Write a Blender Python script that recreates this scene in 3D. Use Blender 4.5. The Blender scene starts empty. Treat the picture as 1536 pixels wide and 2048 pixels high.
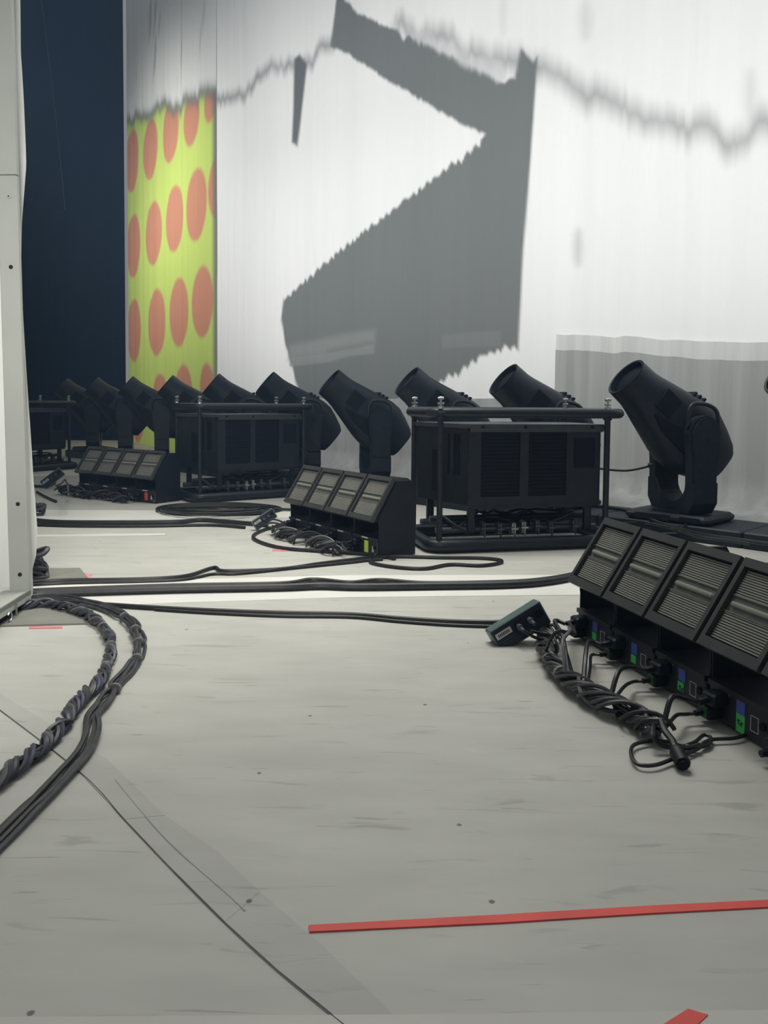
import bpy, math, random
import numpy as np
from mathutils import Matrix, Vector, noise

random.seed(7)
S = bpy.context.scene
COL = S.collection
R = math.radians

# ------------------------------------------------------------------ camera
W_, H_ = 1536, 2048
FPX = 1600.0
PITCH, ROLL = R(3.0), R(0.5)
CAM_H = 0.8
CU, CV = 768.0, 800.0 + FPX * math.tan(PITCH)
CAMROT = Matrix.Rotation(math.pi / 2 - PITCH, 3, 'X') @ Matrix.Rotation(ROLL, 3, 'Z')
cd = bpy.data.cameras.new('camera')
cam = bpy.data.objects.new('camera', cd)
COL.objects.link(cam)
cam.matrix_world = Matrix.Translation((0, 0, CAM_H)) @ CAMROT.to_4x4()
cd.sensor_fit = 'VERTICAL'
cd.sensor_height = 36.0
cd.sensor_width = 27.0
cd.lens = FPX / H_ * 36.0
cd.shift_y = -(H_ / 2 - CV) / H_
cd.clip_start = 0.02
cd.clip_end = 200
S.camera = cam

# ------------------------------------------------------------------ world, lamps, exposure
S.view_settings.view_transform = 'Standard'
S.view_settings.look = 'None'
S.view_settings.exposure = 0.0
S.view_settings.gamma = 1.0
S.view_settings.use_curve_mapping = False
wd = bpy.data.worlds.new('overcast')
S.world = wd
wd.use_nodes = True
wd.node_tree.nodes['Background'].inputs[0].default_value = (0.93, 0.98, 1.0, 1)
wd.node_tree.nodes['Background'].inputs[1].default_value = 0.22


def area(name, loc, target, sx, sy, power, color=(1, 1, 1), spread=180):
    d = bpy.data.lights.new(name, 'AREA')
    d.shape = 'RECTANGLE'
    d.size, d.size_y = sx, sy
    d.energy = power
    d.color = color
    d.spread = R(spread)
    o = bpy.data.objects.new(name, d)
    COL.objects.link(o)
    o.location = loc
    v = Vector(target) - Vector(loc)
    o.rotation_euler = v.to_track_quat('-Z', 'Y').to_euler()
    return o


area('stage_wash', (-0.3, 4.5, 5.2), (-0.3, 3.9, 0), 3.0, 2.0, 60, (1.0, 0.985, 0.93), 76)
area('unseen_backdrop_fill_low', (-2.2, 3.85, 5.0), (1.1, 7.05, 1.45), 9.5, 0.4, 47, (0.98, 0.99, 1.0), 46)  # added unseen strip, brightens the lower part of the cloth
area('unseen_backdrop_fill', (-2.3, 3.95, 4.9), (1.0, 7.15, 3.6), 9.5, 0.5, 88, (0.98, 0.99, 1.0), 75)  # unseen strip added in place of projector light on the cloth
area('unseen_panel_fill', (-6.6, 8.0, 5.2), (-3.6, 12.8, 3.4), 2.0, 1.0, 56, (0.99, 1.0, 0.97), 65)  # unseen lamp added only to lift the dotted panel
area('unseen_front_left_fill', (-0.5, 0.2, 2.2), (-1.4, 3.0, 1.0), 0.5, 0.5, 12, (1.0, 0.99, 0.95), 70)  # added fill with no visible source, brightens post and board


# ------------------------------------------------------------------ pixel rays -> world places
def ray(u, v):
    d = CAMROT @ Vector(((u - CU) / FPX, -(v - CV) / FPX, -1.0))
    return d


def F(u, v, z=0.0):
    d = ray(u, v)
    t = (z - CAM_H) / d.z
    return Vector((d.x * t, d.y * t, z))


def on_plane(u, v, p0, n):
    d = ray(u, v)
    o = Vector((0, 0, CAM_H))
    t = (Vector(p0) - o).dot(Vector(n)) / d.dot(Vector(n))
    return o + d * t


# ------------------------------------------------------------------ materials
def mat(name, col, rough=0.6, metal=0.0, var=0.0, vscale=20.0, bump=0.0, bscale=60.0, spec=0.5, emis=None):
    m = bpy.data.materials.new(name)
    m.use_nodes = True
    nt = m.node_tree
    b = nt.nodes['Principled BSDF']
    b.inputs['Base Color'].default_value = (*col, 1)
    b.inputs['Roughness'].default_value = rough
    b.inputs['Metallic'].default_value = metal
    b.inputs['Specular IOR Level'].default_value = spec
    if var or bump:
        tc = nt.nodes.new('ShaderNodeTexCoord')
        n = nt.nodes.new('ShaderNodeTexNoise')
        n.inputs['Scale'].default_value = vscale
        n.inputs['Detail'].default_value = 5
        nt.links.new(tc.outputs['Object'], n.inputs['Vector'])
        if var:
            r = nt.nodes.new('ShaderNodeValToRGB')
            r.color_ramp.elements[0].position = 0.3
            r.color_ramp.elements[1].position = 0.72
            r.color_ramp.elements[0].color = (*[c * (1 - var) for c in col], 1)
            r.color_ramp.elements[1].color = (*[min(1, c * (1 + var)) for c in col], 1)
            nt.links.new(n.outputs['Fac'], r.inputs['Fac'])
            nt.links.new(r.outputs['Color'], b.inputs['Base Color'])
        if bump:
            n2 = nt.nodes.new('ShaderNodeTexNoise')
            n2.inputs['Scale'].default_value = bscale
            nt.links.new(tc.outputs['Object'], n2.inputs['Vector'])
            bp = nt.nodes.new('ShaderNodeBump')
            bp.inputs['Strength'].default_value = bump
            bp.inputs['Distance'].default_value = 0.01
            nt.links.new(n2.outputs['Fac'], bp.inputs['Height'])
            nt.links.new(bp.outputs['Normal'], b.inputs['Normal'])
    return m


M = {}
M['light'] = mat('black_moulding', (0.009, 0.015, 0.024), 0.5, spec=0.35, var=0.25, bump=0.05, bscale=200)
M['light_dark'] = mat('black_recess', (0.003, 0.006, 0.013), 0.7, spec=0.25, var=0.2)
M['glass'] = mat('dark_lens_glass', (0.003, 0.005, 0.011), 0.5, var=0.1, spec=0.1)
M['frame'] = mat('black_tube_paint', (0.010, 0.015, 0.023), 0.42, spec=0.4, var=0.3, bump=0.04, bscale=150)
M['cabinet'] = mat('charcoal_sheet_metal', (0.012, 0.017, 0.025), 0.5, spec=0.35, var=0.2, bump=0.03, bscale=120)
M['lid'] = mat('grey_black_lid', (0.045, 0.052, 0.060), 0.45, var=0.2)
M['steel'] = mat('zinc_steel', (0.45, 0.46, 0.47), 0.35, 0.9, var=0.2)
M['pipe'] = mat('grey_pipe', (0.10, 0.11, 0.12), 0.4, 0.6, var=0.3)
M['strobe'] = mat('strobe_housing', (0.007, 0.011, 0.018), 0.5, spec=0.35, var=0.25, bump=0.04, bscale=200)
M['bezel'] = mat('strobe_bezel', (0.040, 0.043, 0.043), 0.5, var=0.15)
M['slat'] = mat('pale_reflector_slat', (0.245, 0.248, 0.22), 0.4, var=0.1)
M['slatback'] = mat('dark_slat_gap', (0.03, 0.032, 0.030), 0.6, var=0.1)
M['tube'] = mat('frosted_tube', (0.24, 0.25, 0.21), 0.25, var=0.15)
M['reflector'] = mat('tube_trough', (0.13, 0.135, 0.12), 0.35, var=0.2)
M['panel'] = mat('strobe_base_paint', (0.020, 0.023, 0.032), 0.5, var=0.25)
M['blue'] = mat('blue_tape', (0.07, 0.11, 0.42), 0.6, var=0.12)
M['green'] = mat('green_tape', (0.07, 0.55, 0.13), 0.6, var=0.12)
M['dkgreen'] = mat('dark_green_tape', (0.012, 0.09, 0.025), 0.6, var=0.2)
M['yellow'] = mat('yellow_tag', (0.62, 0.75, 0.12), 0.6, var=0.12)
M['redtag'] = mat('red_tag', (0.75, 0.08, 0.05), 0.6, var=0.12)
M['white_tag'] = mat('white_tag', (0.6, 0.61, 0.6), 0.6, var=0.12)
M['ink'] = mat('ink', (0.01, 0.012, 0.02), 0.7, var=0.1)
M['cable'] = mat('black_cable', (0.012, 0.013, 0.014), 0.45, var=0.4, vscale=30, bump=0.05, bscale=90)
M['cable_grey'] = mat('grey_cable', (0.045, 0.046, 0.045), 0.5, var=0.35, vscale=25, bump=0.06, bscale=80)
M['loom'] = mat('loom_cable', (0.038, 0.041, 0.052), 0.45, var=0.55, vscale=25, bump=0.06, bscale=80)
M['loom_blue'] = mat('loom_cable_blue', (0.045, 0.048, 0.085), 0.45, var=0.4, vscale=25)
M['loom_pale'] = mat('loom_cable_pale', (0.11, 0.115, 0.115), 0.45, var=0.4, vscale=25)
M['tie'] = mat('cable_tie', (0.16, 0.16, 0.15), 0.6, var=0.2)
M['teal'] = mat('teal_aluminium', (0.10, 0.155, 0.15), 0.4, 0.2, var=0.2)
M['boxface'] = mat('splitter_face', (0.012, 0.017, 0.03), 0.5, var=0.2)
M['plug'] = mat('grey_plug', (0.07, 0.075, 0.10), 0.45, var=0.2)
M['red'] = mat('red_tape', (0.78, 0.085, 0.068), 0.55, var=0.10, vscale=12)
M['pink'] = mat('pink_tape', (0.72, 0.24, 0.25), 0.6, var=0.15)
M['white_metal'] = mat('white_painted_metal', (0.45, 0.465, 0.43), 0.5, var=0.06, vscale=4, bump=0.02)
M['white_board'] = mat('white_board', (0.84, 0.85, 0.81), 0.55, var=0.03, vscale=3)
M['white_cloth'] = mat('white_edge_cloth', (0.72, 0.73, 0.70), 0.9, var=0.06, vscale=4)
M['mat'] = mat('grey_rubber_mat', (0.22, 0.22, 0.195), 0.7, var=0.12, vscale=8)
M['drape'] = mat('haze_tinted_drape', (0.0075, 0.0135, 0.0240), 0.9, spec=0.0, var=0.10, vscale=0.4)  # black drape, the blue of the haze put into its colour
M['hole'] = mat('dark_hole', (0.006, 0.006, 0.007), 0.8, var=0.1)
M['strip'] = mat('painted_floor_light', (0.74, 0.74, 0.70), 0.5, var=0.08, vscale=2)
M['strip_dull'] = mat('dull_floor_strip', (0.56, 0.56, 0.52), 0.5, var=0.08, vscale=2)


# floor paint: large soft tone changes, scuffs and specks, all wear of the paint itself
def floor_material(name, base, amt=1.0):
    m = bpy.data.materials.new(name)
    m.use_nodes = True
    nt = m.node_tree
    L = nt.links.new
    N = nt.nodes.new
    b = nt.nodes['Principled BSDF']
    tc = N('ShaderNodeTexCoord')

    def nz(scale, detail=4, sc=(1, 1, 1), rot=0.0, dist=0.0):
        mp = N('ShaderNodeMapping')
        mp.inputs['Scale'].default_value = sc
        mp.inputs['Rotation'].default_value = (0, 0, rot)
        L(tc.outputs['Object'], mp.inputs['Vector'])
        n = N('ShaderNodeTexNoise')
        n.inputs['Scale'].default_value = scale
        n.inputs['Detail'].default_value = detail
        n.inputs['Distortion'].default_value = dist
        L(mp.outputs['Vector'], n.inputs['Vector'])
        return n.outputs['Fac']

    def ramp(fac, p0, p1, c0, c1):
        r = N('ShaderNodeValToRGB')
        r.color_ramp.elements[0].position, r.color_ramp.elements[1].position = p0, p1
        r.color_ramp.elements[0].color = (c0, c0, c0, 1)
        r.color_ramp.elements[1].color = (c1, c1, c1, 1)
        L(fac, r.inputs['Fac'])
        return r.outputs['Color']

    def mul(a, c):
        x = N('ShaderNodeMixRGB')
        x.blend_type = 'MULTIPLY'
        x.inputs[0].default_value = 1
        L(a, x.inputs[1])
        L(c, x.inputs[2])
        return x.outputs[0]
    rgb = N('ShaderNodeRGB')
    rgb.outputs[0].default_value = (*base, 1)
    c = mul(rgb.outputs[0], ramp(nz(1.3, 6), 0.3, 0.7, 0.93, 1.06))
    c = mul(c, ramp(nz(7.0, 8, (0.5, 1.6, 1)), 0.32, 0.62, 0.93, 1.03))
    # streaky scuffs (two directions)
    c = mul(c, ramp(nz(9.0, 5, (0.55, 3.2, 1), 0.15, 0.6), 0.29, 0.38, 0.80, 1.0))
    c = mul(c, ramp(nz(13.0, 4, (0.35, 4.5, 1), -0.25, 0.8), 0.27, 0.33, 0.72, 1.0))
    c = mul(c, ramp(nz(5.0, 6, (0.6, 2.5, 1), 0.5, 1.2), 0.66, 0.76, 1.0, 1.07))
    # specks
    vo = N('ShaderNodeTexVoronoi')
    vo.inputs['Scale'].default_value = 7.5
    L(tc.outputs['Object'], vo.inputs['Vector'])
    c = mul(c, ramp(vo.outputs['Distance'], 0.030, 0.046, 0.30, 1.0))
    L(c, b.inputs['Base Color'])
    b.inputs['Roughness'].default_value = 0.5
    b.inputs['Specular IOR Level'].default_value = 0.35
    bp = N('ShaderNodeBump')
    bp.inputs['Strength'].default_value = 0.06
    bp.inputs['Distance'].default_value = 0.01
    L(nz(22.0, 6, (0.5, 1.3, 1)), bp.inputs['Height'])
    L(bp.outputs['Normal'], b.inputs['Normal'])
    return m


M['floor'] = floor_material('grey_stage_paint', (0.50, 0.505, 0.465))
M['joint'] = mat('floor_joint_dirt', (0.15, 0.15, 0.14), 0.8, var=0.3)
M['seam'] = floor_material('dull_grey_seam_tape', (0.45, 0.455, 0.425))


def attr_cloth(name, rough=0.9, fold=0.30):
    """cloth whose colour comes from the mesh's own colour layer, with fine vertical creases"""
    m = bpy.data.materials.new(name)
    m.use_nodes = True
    nt = m.node_tree
    b = nt.nodes['Principled BSDF']
    a = nt.nodes.new('ShaderNodeVertexColor')
    a.layer_name = 'print'
    nt.links.new(a.outputs['Color'], b.inputs['Base Color'])
    b.inputs['Roughness'].default_value = rough
    b.inputs['Specular IOR Level'].default_value = 0.1
    tc = nt.nodes.new('ShaderNodeTexCoord')
    mp = nt.nodes.new('ShaderNodeMapping')
    mp.inputs['Scale'].default_value = (9, 9, 0.22)
    n = nt.nodes.new('ShaderNodeTexNoise')
    n.inputs['Scale'].default_value = 1.0
    n.inputs['Detail'].default_value = 6
    bp = nt.nodes.new('ShaderNodeBump')
    bp.inputs['Strength'].default_value = fold
    bp.inputs['Distance'].default_value = 0.05
    nt.links.new(tc.outputs['Object'], mp.inputs['Vector'])
    nt.links.new(mp.outputs['Vector'], n.inputs['Vector'])
    nt.links.new(n.outputs['Fac'], bp.inputs['Height'])
    nt.links.new(bp.outputs['Normal'], b.inputs['Normal'])
    return m


M['art'] = attr_cloth('projected_picture_cloth')
M['dots'] = attr_cloth('dotted_cloth', fold=0.15)


def fold_cloth(name, col):
    """plain cloth with long vertical creases and fold shading put into the colour"""
    m = mat(name, col, 0.9, spec=0.1)
    nt = m.node_tree
    b = nt.nodes['Principled BSDF']
    tc = nt.nodes.new('ShaderNodeTexCoord')
    mp = nt.nodes.new('ShaderNodeMapping')
    mp.inputs['Scale'].default_value = (7, 7, 0.25)
    n = nt.nodes.new('ShaderNodeTexNoise')
    n.inputs['Scale'].default_value = 1.3
    n.inputs['Detail'].default_value = 7
    bp = nt.nodes.new('ShaderNodeBump')
    bp.inputs['Strength'].default_value = 0.55
    bp.inputs['Distance'].default_value = 0.06
    r = nt.nodes.new('ShaderNodeValToRGB')
    r.color_ramp.elements[0].position, r.color_ramp.elements[1].position = 0.35, 0.70
    r.color_ramp.elements[0].color = (*[c * 0.90 for c in col], 1)
    r.color_ramp.elements[1].color = (*[c * 1.14 for c in col], 1)
    nt.links.new(tc.outputs['Object'], mp.inputs['Vector'])
    nt.links.new(mp.outputs['Vector'], n.inputs['Vector'])
    nt.links.new(n.outputs['Fac'], bp.inputs['Height'])
    nt.links.new(n.outputs['Fac'], r.inputs['Fac'])
    nt.links.new(r.outputs['Color'], b.inputs['Base Color'])
    nt.links.new(bp.outputs['Normal'], b.inputs['Normal'])
    return m


M['shade_skirt'] = fold_cloth('grey_shade_cloth', (0.34, 0.35, 0.345))


# ------------------------------------------------------------------ mesh helpers
class MB:
    def __init__(s):
        s.v, s.f = [], []

    def add(s, vs, fs):
        o = len(s.v)
        s.v += [tuple(p) for p in vs]
        s.f += [tuple(i + o for i in f) for f in fs]
        return s

    def box(s, x0, x1, y0, y1, z0, z1, mtx=None, ch=0.0):
        if ch <= 0:
            vs = [Vector((x, y, z)) for z in (z0, z1) for y in (y0, y1) for x in (x0, x1)]
            fs = [(0, 2, 3, 1), (4, 5, 7, 6), (0, 1, 5, 4), (2, 6, 7, 3), (0, 4, 6, 2), (1, 3, 7, 5)]
        else:       # chamfered box: octagon rings
            c = ch
            vs = []
            for z, i in ((z0, c), (z0 + c, 0), (z1 - c, 0), (z1, c)):
                a0, a1, b0, b1 = x0 + i, x1 - i, y0 + i, y1 - i
                vs += [Vector(p) for p in ((a0 + c, b0, z), (a1 - c, b0, z), (a1, b0 + c, z), (a1, b1 - c, z),
                                           (a1 - c, b1, z), (a0 + c, b1, z), (a0, b1 - c, z), (a0, b0 + c, z))]
            fs = [tuple(range(7, -1, -1)), tuple(range(24, 32))]
            for k in range(3):
                for i in range(8):
                    j = (i + 1) % 8
                    fs.append((k * 8 + i, k * 8 + j, k * 8 + 8 + j, k * 8 + 8 + i))
        if mtx is not None:
            vs = [mtx @ p for p in vs]
        return s.add(vs, fs)

    def prism(s, poly, axis, a0, a1, mtx=None):
        """poly in the two remaining axes (order x,y,z), extruded along axis between a0 and a1"""
        def mk(p, a):
            if axis == 'x':
                return Vector((a, p[0], p[1]))
            if axis == 'y':
                return Vector((p[0], a, p[1]))
            return Vector((p[0], p[1], a))
        n = len(poly)
        vs = [mk(p, a0) for p in poly] + [mk(p, a1) for p in poly]
        fs = [tuple(range(n - 1, -1, -1)), tuple(range(n, 2 * n))]
        fs += [(i, (i + 1) % n, n + (i + 1) % n, n + i) for i in range(n)]
        if mtx is not None:
            vs = [mtx @ p for p in vs]
        return s.add(vs, fs)

    def rings(s, rings, cap0=True, cap1=True, closed=False):
        n = len(rings[0])
        vs = [p for r in rings for p in r]
        fs = []
        m = len(rings)
        for k in range(m - 1 if not closed else m):
            a, b = k * n, ((k + 1) % m) * n
            for i in range(n):
                j = (i + 1) % n
                fs.append((a + i, a + j, b + j, b + i))
        if cap0 and not closed:
            fs.append(tuple(range(n - 1, -1, -1)))
        if cap1 and not closed:
            fs.append(tuple(range((m - 1) * n, m * n)))
        return s.add(vs, fs)

    def tube(s, pts, r, seg=8, closed=False):
        pts = [Vector(p) for p in pts]
        n = len(pts)
        rr = r if callable(r) else (lambda t: r)
        out = []
        up = None
        for i in range(n):
            if closed:
                t = pts[(i + 1) % n] - pts[i - 1]
            else:
                t = pts[min(i + 1, n - 1)] - pts[max(i - 1, 0)]
            if t.length < 1e-9:
                t = Vector((1, 0, 0))
            t.normalize()
            if up is None:
                up = Vector((0, 0, 1)) if abs(t.z) < 0.9 else Vector((1, 0, 0))
            up = (up - t * up.dot(t))
            if up.length < 1e-6:
                up = Vector((1, 0, 0)) - t * t.x
            up.normalize()
            sd = t.cross(up)
            q = rr(i / max(1, n - 1))
            out.append([pts[i] + (up * math.cos(2 * math.pi * k / seg) + sd * math.sin(2 * math.pi * k / seg)) * q for k in range(seg)])
        return s.rings(out, closed=closed)

    def cyl(s, p0, p1, r, seg=12, r1=None):
        return s.tube([p0, p1], (lambda t: r + ((r if r1 is None else r1) - r) * t), seg)


def spline(pts, n=8, closed=False):
    pts = [Vector(p) for p in pts]
    m = len(pts)
    out = []
    rng = range(m) if closed else range(m - 1)
    for i in rng:
        if closed:
            p0, p1, p2, p3 = pts[i - 1], pts[i], pts[(i + 1) % m], pts[(i + 2) % m]
        else:
            p0, p1, p2, p3 = pts[max(i - 1, 0)], pts[i], pts[i + 1], pts[min(i + 2, m - 1)]
        for k in range(n):
            t = k / n
            out.append(0.5 * ((2 * p1) + (p2 - p0) * t + (2 * p0 - 5 * p1 + 4 * p2 - p3) * t * t + (3 * p1 - p0 - 3 * p2 + p3) * t ** 3))
    if not closed:
        out.append(pts[-1])
    return out


def resample(pts, step):
    out = [pts[0].copy()]
    acc = 0.0
    for a, b in zip(pts, pts[1:]):
        d = (b - a).length
        while acc + d >= step and d > 1e-9:
            t = (step - acc) / d
            a = a + (b - a) * t
            out.append(a.copy())
            d = (b - a).length
            acc = 0.0
        acc += d
    if (out[-1] - pts[-1]).length > step * 0.3:
        out.append(pts[-1].copy())
    return out


def obj(name, mb, material, parent=None, smooth=False, loc=None):
    me = bpy.data.meshes.new(name)
    me.from_pydata(mb.v, [], mb.f)
    me.materials.append(M[material] if isinstance(material, str) else material)
    if smooth:
        me.polygons.foreach_set('use_smooth', [True] * len(me.polygons))
        try:
            me.set_sharp_from_angle(angle=R(40))
        except Exception:
            pass
    me.update()
    o = bpy.data.objects.new(name, me)
    COL.objects.link(o)
    if parent is not None:
        o.parent = parent
    if loc is not None:
        o.location = loc
    return o


def tag(o, label, cat, group=None):
    o['label'] = label
    o['category'] = cat
    if group:
        o['group'] = group
    return o


def thing(name, label, cat, loc=(0, 0, 0), rz=0.0, group=None):
    o = bpy.data.objects.new(name, None)
    o.empty_display_size = 0.1
    COL.objects.link(o)
    o.location = loc
    o.rotation_euler = (0, 0, rz)
    return tag(o, label, cat, group)


def struct(o):
    o['kind'] = 'structure'
    return o


def kids(o):
    return [c for c in bpy.data.objects if c.parent == o]


def dup(root, loc, rz, label, skip=()):
    ch = {}
    for c in bpy.data.objects:
        if c.parent is not None:
            ch.setdefault(c.parent.name, []).append(c)
    r = root.copy()
    COL.objects.link(r)
    r.location = loc
    r.rotation_euler = (0, 0, rz)
    r['label'] = label
    for c in ch.get(root.name, []):
        if c.name.split('.')[0] in skip:
            continue
        k = c.copy()
        COL.objects.link(k)
        k.parent = r
        for g in ch.get(c.name, []):
            q = g.copy()
            COL.objects.link(q)
            q.parent = k
    return r


# ------------------------------------------------------------------ setting: floor, strips, seams
fl = MB()
fl.box(-16, 9, -3, 26, -0.2, 0.0)
struct(obj('floor', fl, 'floor'))

trim_n = [0]


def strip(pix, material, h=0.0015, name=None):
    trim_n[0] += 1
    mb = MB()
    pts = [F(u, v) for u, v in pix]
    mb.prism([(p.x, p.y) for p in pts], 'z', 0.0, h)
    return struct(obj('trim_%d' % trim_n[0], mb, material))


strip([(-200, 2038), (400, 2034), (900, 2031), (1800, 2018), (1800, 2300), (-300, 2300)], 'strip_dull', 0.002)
strip([(60, 1219), (350, 1206), (700, 1195), (1180, 1190), (1500, 1184), (1500, 1140), (1150, 1150), (700, 1151), (60, 1166)], 'strip', 0.0015)  # pale bands here and below: light on the floor put in as colour
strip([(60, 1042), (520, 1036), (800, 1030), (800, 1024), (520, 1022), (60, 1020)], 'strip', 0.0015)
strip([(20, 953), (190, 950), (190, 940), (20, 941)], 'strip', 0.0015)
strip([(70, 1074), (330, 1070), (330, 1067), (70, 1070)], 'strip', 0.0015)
# diagonal seam: broad dull tape and a narrow overlapping one beside a fine open joint
seam = [(-60, 1375), (150, 1535), (250, 1640), (350, 1745), (450, 1845), (560, 1945), (720, 2075), (840, 2170)]
seam2 = [(-20, 1375), (215, 1520), (330, 1632), (430, 1700), (520, 1785), (640, 1888), (800, 2045), (920, 2150)]
for i in range(len(seam) - 1):
    strip([seam[i], seam[i + 1], seam2[i + 1], seam2[i]], 'seam', 0.0012 + 0.0004 * (i % 2))
seam3 = [(u + 7, v - 4) for u, v in seam]
joint = MB()
jp = [F(u, v, 0.0018) for u, v in seam]
joint.tube(spline(jp, 5), 0.0010, 4)
trim_n[0] += 1
struct(obj('trim_%d' % trim_n[0], joint, 'joint'))
joint = MB()
jp = [F(u, v, 0.0016) for u, v in [(230, 1560), (310, 1655), (370, 1715), (450, 1785), (490, 1822)]]
joint.tube(spline(jp, 5), 0.0013, 4)
trim_n[0] += 1
struct(obj('trim_%d' % trim_n[0], joint, 'seam'))

# red and pink tape
def tape(pix, material, label, h=0.0022, name='floor_tape'):
    mb = MB()
    mb.prism([(p.x, p.y) for p in [F(u, v) for u, v in pix]], 'z', 0.0003, h)
    return tag(obj(name, mb, material), label, 'tape')


tape([(619, 1866), (1000, 1848), (1300, 1829), (1700, 1808), (1700, 1794), (1300, 1814), (1000, 1832), (617, 1853)], 'red',
     'long straight red tape line across the grey floor nearest the camera', 0.0026)
tape([(1322, 2056), (1392, 2056), (1416, 2034), (1376, 2022)], 'red', 'short stub of red tape on the pale strip at the floor edge', 0.0034)
tape([(58, 1258), (125, 1257), (125, 1253.5), (58, 1254)], 'pink', 'pink tape mark along the front edge of the nearer grey mat')
tape([(163, 1146), (184, 1150), (178, 1157), (170, 1156)], 'pink', 'small pink tape corner mark beside the farther grey mat')
tape([(545, 1099), (578, 1100), (576, 1103), (545, 1102)], 'pink', 'faint pink tape scrap in front of the middle strobe cables')

# ------------------------------------------------------------------ backdrop cloth
RD = Vector((-0.700, 0.714, 0.0)).normalized()          # direction of the lamp row and of the cloth
WN = Vector((0.714, 0.700, 0.0)).normalized()           # away from the camera
WD = 5.70
WP = WN * WD


def wall_tz(u, v):
    p = on_plane(u, v, WP, WN)
    return (p.dot(RD), p.z)


def sdf(P, poly):
    """signed distance (negative inside) of the points P (n,2) to a polygon"""
    poly = np.array(poly)
    d = np.full(len(P), 1e9)
    inside = np.zeros(len(P), bool)
    for i in range(len(poly)):
        a, b = poly[i - 1], poly[i]
        e = b - a
        w = P - a
        t = np.clip((w @ e) / (e @ e + 1e-12), 0, 1)
        d = np.minimum(d, np.linalg.norm(w - t[:, None] * e, axis=1))
        c = ((a[1] > P[:, 1]) != (b[1] > P[:, 1])) & (P[:, 0] < (b[0] - a[0]) * (P[:, 1] - a[1]) / (b[1] - a[1] + 1e-12) + a[0])
        inside ^= c
    return np.where(inside, -d, d)


def dline(P, line):
    line = np.array(line)
    d = np.full(len(P), 1e9)
    for a, b in zip(line, line[1:]):
        e = b - a
        w = P - a
        t = np.clip((w @ e) / (e @ e + 1e-12), 0, 1)
        d = np.minimum(d, np.linalg.norm(w - t[:, None] * e, axis=1))
    return d


def sm(d, w):
    t = np.clip(0.5 - d / (2 * w), 0, 1)
    return t * t * (3 - 2 * t)


def n1(x, seed, octs=3):
    """smooth 1-D value noise in -1..1"""
    rs = np.random.RandomState(seed)
    tab = rs.uniform(-1, 1, 4096)
    out = np.zeros_like(x)
    amp, tot = 1.0, 0
    for o in range(octs):
        y = x * 2 ** o + 1000
        i = np.floor(y).astype(int)
        f = y - i
        f = f * f * (3 - 2 * f)
        out += amp * (tab[i % 4096] * (1 - f) + tab[(i + 1) % 4096] * f)
        tot += amp
        amp *= 0.55
    return out / tot


def grid_mesh(name, T, Z, place, colors, material, parent=None):
    nt, nz = len(T), len(Z)
    tt, zz = np.meshgrid(T, Z)
    co = place(tt.ravel(), zz.ravel())
    me = bpy.data.meshes.new(name)
    i = np.arange((nz - 1) * (nt - 1))
    r, c = i // (nt - 1), i % (nt - 1)
    a = r * nt + c
    faces = np.stack([a, a + 1, a + nt + 1, a + nt], 1)
    me.vertices.add(nt * nz)
    me.vertices.foreach_set('co', co.ravel())
    me.loops.add(faces.size)
    me.loops.foreach_set('vertex_index', faces.ravel().astype(np.int32))
    me.polygons.add(len(faces))
    me.polygons.foreach_set('loop_start', (np.arange(len(faces)) * 4).astype(np.int32))
    me.polygons.foreach_set('loop_total', np.full(len(faces), 4, np.int32))
    me.polygons.foreach_set('use_smooth', np.ones(len(faces), bool))
    me.update(calc_edges=True)
    if colors is not None:
        ca = me.color_attributes.new('print', 'FLOAT_COLOR', 'POINT')
        cc = np.ones((nt * nz, 4), np.float32)
        cc[:, :3] = colors(tt.ravel(), zz.ravel())
        ca.data.foreach_set('color', cc.ravel())
    me.materials.append(M[material])
    o = bpy.data.objects.new(name, me)
    COL.objects.link(o)
    if parent is not None:
        o.parent = parent
    return o


def tz(pix):
    return [wall_tz(u, v) for u, v in pix]


def folds(t, z, amp=1.0):
    a = 0.018 * n1(t * 3.0, 3) + 0.006 * n1(t * 11.0, 5)
    drift = 0.06 * n1(z * 0.7, 8)
    a += 0.010 * n1((t + drift) * 7.0, 9)
    return a * amp


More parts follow.
